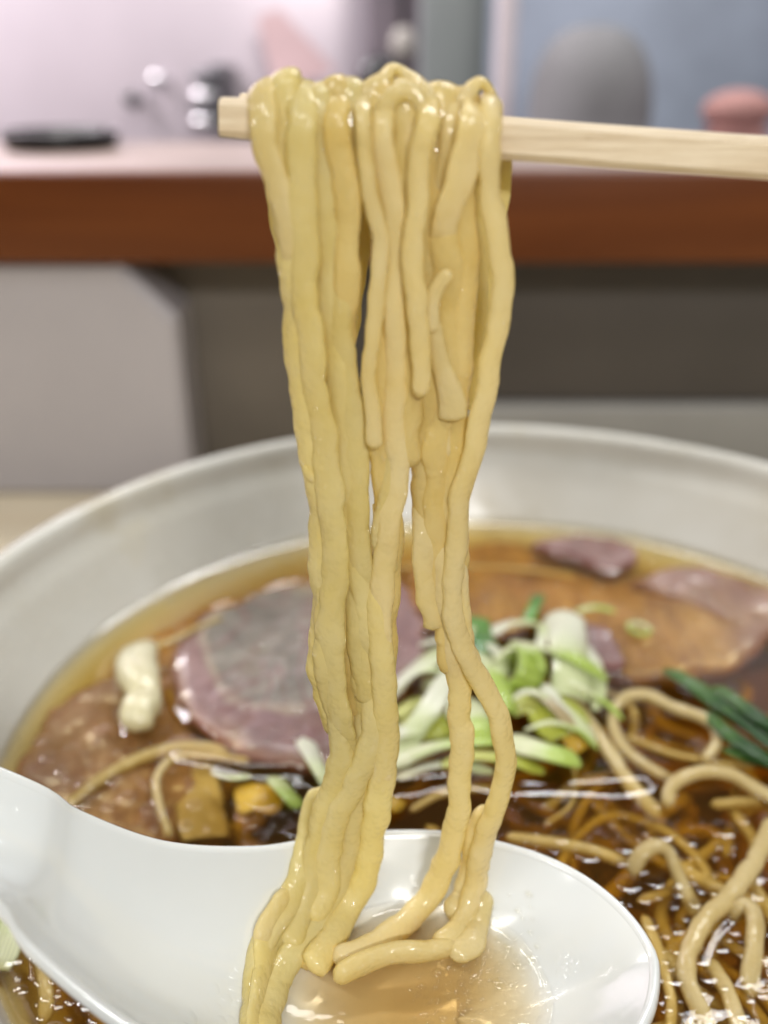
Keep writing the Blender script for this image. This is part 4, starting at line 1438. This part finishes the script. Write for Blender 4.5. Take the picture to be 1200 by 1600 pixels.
def strand(label, pts, wpx, lay=0.0, over=None, back=None, thick=0.72, seed=0, twist=0.0, mat='noodle', cut=False, wprof=None, peak=0, rough=1.0, h0=None, h1=0.0, group="noodles lifted by the chopsticks"):
    """pts = (px, py[, lay]) from top to bottom; over = px where it crosses the chopsticks."""
    P = []
    if over is not None:
        sc = 0.0064
        tk = wpx * sc * thick
        tp = stick_top(over)
        zt_ = PY(over, tp, CH)[2] + tk * 0.5 + 0.01 + peak
        x0 = PY(over, tp, CH)[0]
        bl = back if back is not None else 0.3
        xb = x0 * 0.78 + 0.05 * math.sin(seed)
        P += [(xb, CH + 0.46 + 0.24 + tk * .5 + 0.02, zt_ - 1.2 - bl), (xb, CH + 0.46 + 0.24 + tk * .5, zt_ - 0.5),
              (x0, CH + 0.46 + 0.16 + tk * .25, zt_ - 0.06 - peak * .5), (x0, CH + 0.2, zt_ + 0.01), (x0, CH - 0.10 + 0, zt_ - 0.01 - peak * .3)]
    if h0 is None:
        h0 = 0.0 if (over is not None or len(pts) < 6) else 0.42
    m_ = len(pts)
    for i, p in enumerate(pts):
        e0 = h0 * (1.0, 0.45, 0.1)[i] if i < 3 and over is None else 0.0
        e1 = h1 * (1.0, 0.45, 0.1)[m_ - 1 - i] if m_ - 1 - i < 3 else 0.0
        P.append(hang(p[0], p[1], lay + e0 + e1 + (p[2] if len(p) > 2 else 0)))
    P = np.array(P, float)
    L = np.linalg.norm(np.diff(P, axis=0), axis=1).sum()
    n = max(30, int(L / 0.055))
    Pn = catmull(P, n)
    s = np.r_[0, np.cumsum(np.linalg.norm(np.diff(Pn, axis=0), axis=1))]
    # gentle crinkle
    cr = rough * 0.036
    Pn[:, 0] += cr * fnoise(s, seed + 20, 1.9) + 0.4 * cr * fnoise(s, seed + 22, 5)
    Pn[:, 1] += cr * fnoise(s, seed + 21, 1.7)
    dist = np.linalg.norm(Pn - ORG, axis=1)
    W_ = wpx * 1.0 * dist * 0.95 / F
    if wprof is not None:
        W_ = W_ * np.interp(np.linspace(0, 1, n), np.linspace(0, 1, len(wprof)), wprof)
    V, Fc = sweep(Pn, W_, W_ * thick * 0.84, (0, -1, 0) if over is None else (0, 1, 0), seed, 18, 2.1, twist, rough, cut=cut)
    o = mk("noodle", V, Fc, M[mat])
    tag(o, label, "noodle", group)
    return o


ST_ = [
    # --- front layer, draped over the chopsticks
    dict(label="leftmost draped noodle slanting right under the chopstick tip", over=412, pts=[(413, 190), (420, 240), (436, 290), (452, 340), (464, 400), (474, 460), (480, 530)], wpx=44, lay=-.02, thick=.6, h1=.4),
    dict(label="broad front noodle second from the left running down to the spoon", over=467, pts=[(468, 190), (471, 250), (474, 330), (476, 400), (477, 470), (486, 560), (500, 650), (512, 740), (521, 820), (520, 900), (517, 1000), (521, 1060), (534, 1130), (540, 1190), (530, 1260)], wpx=47, mat='yellow', lay=-.06, thick=.62, wprof=[1]*8+[.85,.6], h1=.35),
    dict(label="front noodle in the left half ending in a crimp beside the gap", over=528, pts=[(528, 190), (534, 250), (538, 320), (541, 390), (541, 440), (540, 490), (540, 560), (544, 640)], wpx=42, mat='amber', lay=-.02, thick=.6, wprof=[1]*6+[.9,.75], h1=.4),
    dict(label="noodle draped between the second and third front strands", over=500, pts=[(503, 200), (508, 280), (512, 360), (515, 450), (523, 540), (534, 640), (543, 740), (551, 820), (556, 900), (562, 1000), (572, 1090), (578, 1160)], wpx=44, mat='yellow', lay=.06, thick=.7),
    dict(label="thin wavy noodle in the middle with a loose end", over=571, pts=[(569, 190), (570, 240), (578, 300), (592, 370), (592, 430), (588, 490), (582, 545), (578, 590), (580, 640), (584, 700)], wpx=27, lay=-.10, thick=.9, cut=True),
    dict(label="middle noodle arching under the pointed tuft", over=603, pts=[(598, 200), (604, 260), (613, 330), (618, 400), (619, 470), (617, 550), (618, 640), (620, 740), (608, 830), (598, 920), (594, 980), (598, 1060), (602, 1140), (596, 1220)], wpx=40, lay=-.03, thick=.7),
    dict(label="pale front noodle ending in a round tip in the middle", over=672, pts=[(666, 195), (656, 245), (649, 310), (645, 380), (650, 450), (656, 520), (659, 575), (657, 620)], wpx=35, lay=-.16, thick=.85),
    dict(label="noodle right of the pointed tuft with a dark slit beside it", over=707, pts=[(703, 200), (698, 260), (692, 330), (690, 420), (694, 520), (700, 620), (704, 720)], wpx=34, lay=.06, thick=.8),
    dict(label="broad flat noodle slanting left with a torn end", over=744, pts=[(740, 190), (733, 230), (718, 280), (702, 325), (692, 362), (688, 384)], wpx=54, lay=-.10, thick=.4, h1=.16, wprof=[.85, .9, 1, 1, .95, .8]),
    dict(label="rightmost draped noodle snaking down the right side of the bundle", over=768, pts=[(764, 220), (764, 290), (773, 350), (783, 410), (786, 460), (777, 530), (764, 590), (752, 650), (738, 710), (722, 770), (714, 840), (706, 920), (712, 980), (736, 1040), (770, 1100), (788, 1170), (784, 1232), (766, 1280), (752, 1330), (742, 1380), (726, 1430), (704, 1464, .05), (676, 1482, .16)], wpx=38, lay=-.05, thick=.85),
    dict(label="short hooked noodle scrap on the right half of the bundle", pts=[(706, 424), (690, 440), (679, 462), (676, 490), (680, 520)], wpx=26, lay=-.10, thick=.8, cut=True),
    dict(label="noodle below the hooked scrap with a broad flat end", pts=[(678, 500), (684, 540), (692, 585), (703, 625), (709, 658)], wpx=36, lay=-.07, thick=.6, wprof=[.7, .8, 1, 1.2, 1.2], cut=True),
    # --- middle body of the bundle
    dict(label="yellow noodle behind the broad front noodle at the left of the bundle", over=445, pts=[(447, 300), (458, 420), (466, 540), (484, 660), (502, 780), (508, 900), (506, 1000), (512, 1080), (530, 1150)], wpx=54, mat='yellow', lay=.06, thick=.7),
    dict(label="wide yellow noodle filling the left half behind the crimped strand", over=550, pts=[(545, 300), (534, 420), (530, 520), (545, 620), (556, 700), (556, 780), (560, 900), (566, 1010), (580, 1100)], wpx=50, mat='yellow', lay=.05, thick=.7),
    dict(label="deep yellow noodle furthest back in the left half of the bundle", over=520, pts=[(520, 300), (505, 500), (520, 640), (535, 780), (542, 900), (548, 1020), (556, 1120)], wpx=50, mat='amber', lay=.12, thick=.7),
    dict(label="yellow noodle seen between the thin wavy strand and the left half", over=590, pts=[(594, 260), (606, 380), (606, 480), (602, 600), (602, 700), (608, 760), (606, 860), (600, 930), (596, 1000), (592, 1100)], wpx=50, mat='amber', lay=.06, thick=.8),
    dict(label="yellow noodle behind the middle strands under the pointed tuft", over=635, pts=[(635, 240), (632, 340), (634, 460), (636, 560), (634, 660), (630, 730)], wpx=56, mat='amber', lay=.05, thick=.8),
    dict(label="yellow noodle behind the broad torn noodle on the right half", over=690, pts=[(690, 300), (700, 420), (706, 520), (700, 620), (690, 700), (684, 800), (690, 900), (702, 980), (714, 1050)], wpx=56, mat='amber', lay=.07, thick=.7),
    dict(label="yellow noodle behind the pale round tipped noodle", over=655, pts=[(662, 300), (668, 420), (672, 540), (672, 650), (668, 740), (668, 820)], wpx=52, mat='amber', lay=.10, thick=.8),
    dict(label="yellow noodle just left of the right slit, under the torn noodle", over=722, pts=[(722, 300), (728, 400), (724, 480), (716, 560), (712, 640), (714, 720), (708, 800), (712, 880), (712, 930)], wpx=44, mat='amber', lay=.07, thick=.8),
    # --- back strips seen past the edges
    dict(label="thin translucent back noodle showing left of the bundle under the chopstick", pts=[(432, 200), (428, 260), (430, 310), (438, 360), (450, 405), (466, 450), (480, 500)], wpx=30, mat='yellow', lay=.75, thick=.35, h0=0),
    dict(label="thin translucent back noodle showing right of the bundle under the chopstick", pts=[(782, 215), (783, 270), (779, 330), (768, 400), (758, 470), (746, 560), (736, 640)], wpx=30, mat='yellow', lay=.75, thick=.35, h0=0),
    dict(label="pale yellow back noodle glowing beside the right slit", pts=[(752, 200), (752, 300), (752, 400), (748, 480), (742, 560), (734, 640)], wpx=28, mat='yellow', lay=.62, thick=.35, h0=0),
    dict(label="yellow noodle edge left of the right slit", pts=[(722, 260), (724, 360), (720, 430), (716, 500), (714, 580), (712, 650)], wpx=36, mat='amber', lay=.22, thick=.5),
    dict(label="narrow back noodle glowing in the gap between left and middle strands", pts=[(566, 220), (567, 300), (566, 360), (563, 410), (556, 470), (548, 540)], wpx=24, mat='yellow', lay=.7, thick=.35, h0=0),
    # --- lower left leg
    dict(label="left edge noodle of the lower bundle reaching the spoon", pts=[(505, 700), (514, 800), (512, 900), (508, 990), (514, 1070), (532, 1140), (530, 1200), (512, 1255), (500, 1310), (486, 1370), (468, 1430), (448, 1480)], wpx=40, mat='yellow', lay=.0, thick=.8),
    dict(label="noodle twisting across the lower left leg into the spoon", pts=[(560, 960), (572, 1040), (584, 1110), (578, 1170), (552, 1230), (526, 1280), (512, 1330), (506, 1390), (484, 1440)], wpx=42, mat='yellow', lay=-.06, thick=.75),
    dict(label="right edge noodle of the lower left leg with a cut end", pts=[(604, 780), (600, 860), (592, 940), (596, 1040), (603, 1120), (600, 1200), (588, 1270), (574, 1350), (552, 1410), (520, 1464), (486, 1516)], wpx=42, mat='yellow', lay=-.04, thick=.8, cut=True),
    dict(label="middle noodle of the lower left leg", pts=[(548, 740), (550, 800), (556, 860), (570, 940), (578, 1030), (578, 1120), (566, 1200), (548, 1280), (530, 1360), (500, 1430), (452, 1500), (424, 1560), (404, 1640)], wpx=46, mat='yellow', lay=.04, thick=.75),
    dict(label="thin noodle filling the lower left leg behind the others", pts=[(530, 760), (534, 900), (538, 1010), (552, 1110), (552, 1200), (535, 1290), (520, 1370), (480, 1440)], wpx=42, mat='amber', lay=.14, thick=.75),
    dict(label="noodle bridging the small gap at the middle of the bundle", pts=[(612, 690), (606, 760), (598, 830), (606, 900)], wpx=32, mat='yellow', lay=.02, thick=.8),
    # --- lower right leg
    dict(label="loose noodle end hanging on the left of the right leg", pts=[(668, 640), (664, 740), (664, 820), (666, 890), (670, 940), (680, 984)], wpx=38, lay=.0, thick=.7, cut=True),
    dict(label="straight noodle of the lower right leg running into the spoon", pts=[(684, 680), (686, 780), (690, 870), (698, 950), (712, 1030), (719, 1110), (720, 1190), (716, 1260), (706, 1320), (690, 1370), (660, 1415), (620, 1452), (572, 1482), (520, 1500)], wpx=38, lay=.0, thick=.8),
    dict(label="upper right noodle merging into the right leg", pts=[(722, 660), (716, 760), (712, 860), (716, 930), (722, 990), (740, 1050)], wpx=36, lay=.04, thick=.8),
    dict(label="short noodle tucked behind the right leg above the spoon", pts=[(768, 1262), (750, 1300), (742, 1350), (730, 1400), (706, 1440)], wpx=48, lay=.08, thick=.8),
    # --- ends lying in the spoon
    dict(label="plump noodle end lying sideways across the spoon broth", pts=[(718, 1474, .06), (694, 1480), (664, 1485), (620, 1490), (575, 1502), (540, 1518), (524, 1532)], wpx=40, lay=-.04, thick=.85),
    dict(label="noodle slumping over the left side of the spoon pile", pts=[(500, 1230), (484, 1300), (470, 1360), (452, 1410), (424, 1450), (404, 1500), (398, 1560), (396, 1640)], wpx=40, mat='yellow', lay=.06, thick=.8),
    dict(label="noodle lying flat at the left edge of the spoon pile", pts=[(470, 1380), (446, 1430), (418, 1470), (408, 1530), (400, 1600), (395, 1660)], wpx=50, mat='yellow', lay=.02, thick=.5),
    dict(label="small noodle lump at the upper left of the spoon pile", pts=[(455, 1395), (432, 1425), (415, 1450), (408, 1480)], wpx=42, lay=.0, thick=.7),
    dict(label="noodle lying low across the middle of the spoon broth", pts=[(660, 1430), (610, 1462), (560, 1485), (510, 1492), (470, 1510)], wpx=36, mat='amber', lay=.12, thick=.7),
    dict(label="noodle curled behind the right leg at the spoon wall", pts=[(748, 1390), (748, 1430), (735, 1470), (700, 1490)], wpx=40, lay=.1, thick=.8),
    dict(label="tiny frayed noodle scrap sticking out left of the bundle", pts=[(474, 728), (482, 742), (494, 752), (508, 756)], wpx=17, mat='yellow', lay=-.02, thick=.8),
    # --- tufts on top of the chopsticks
    dict(label="flat noodle folded on top of the chopsticks at left", pts=[], wpx=0),
]
sd = 0
for d_ in ST_:
    if not d_['wpx']:
        continue
    sd += 11
    strand(seed=sd, **d_)


def tuft(label, pts, wpx, thick, seed, twist=0.0, wprof=None):
    """pts = (px, py, Y)."""
    P = np.array([PY(*p) for p in pts])
    n = 40
    Pn = catmull(P, n)
    W_ = np.full(n, wpx * 0.0068)
    if wprof is not None:
        W_ = W_ * np.interp(np.linspace(0, 1, n), np.linspace(0, 1, len(wprof)), wprof)
    V, Fc = sweep(Pn, W_, W_ * thick, (0, -1, 0), seed, 14, 2.4, twist)
    o = mk("noodle", V, Fc, M['noodle'])
    tag(o, label, "noodle", "noodles lifted by the chopsticks")


tuft("noodle folded to a point on top of the middle of the chopsticks", [(566, 178, 10.05), (580, 140, 10.15), (600, 124, 10.25), (614, 106, 10.35), (634, 118, 10.3), (660, 142, 10.15), (678, 170, 10.0)], 30, .7, 401, .3, [.9, 1, 1, .55, .9, 1, .9])
tuft("low arch of noodle under the folded point on the chopsticks", [(600, 215, 9.95), (602, 170, 9.98), (622, 146, 10.0), (650, 150, 10.02), (668, 185, 9.97), (664, 230, 9.93)], 28, .8, 409, 0)
tuft("flat noodle scrap lying on top of the chopsticks at left", [(404, 150, 10.1), (420, 138, 10.2), (450, 142, 10.3), (480, 138, 10.3), (505, 142, 10.2), (530, 130, 10.25), (552, 148, 10.15)], 22, .7, 417, .2)
tuft("noodle fold peaking at the right end on top of the chopsticks", [(716, 176, 10.05), (732, 146, 10.15), (750, 128, 10.25), (764, 142, 10.3), (776, 172, 10.4), (780, 190, 10.5)], 26, .7, 425, .2, [1, 1, .7, .9, 1, .9])

for o in bpy.data.objects:
    if '_c' in o:
        del o['_c']
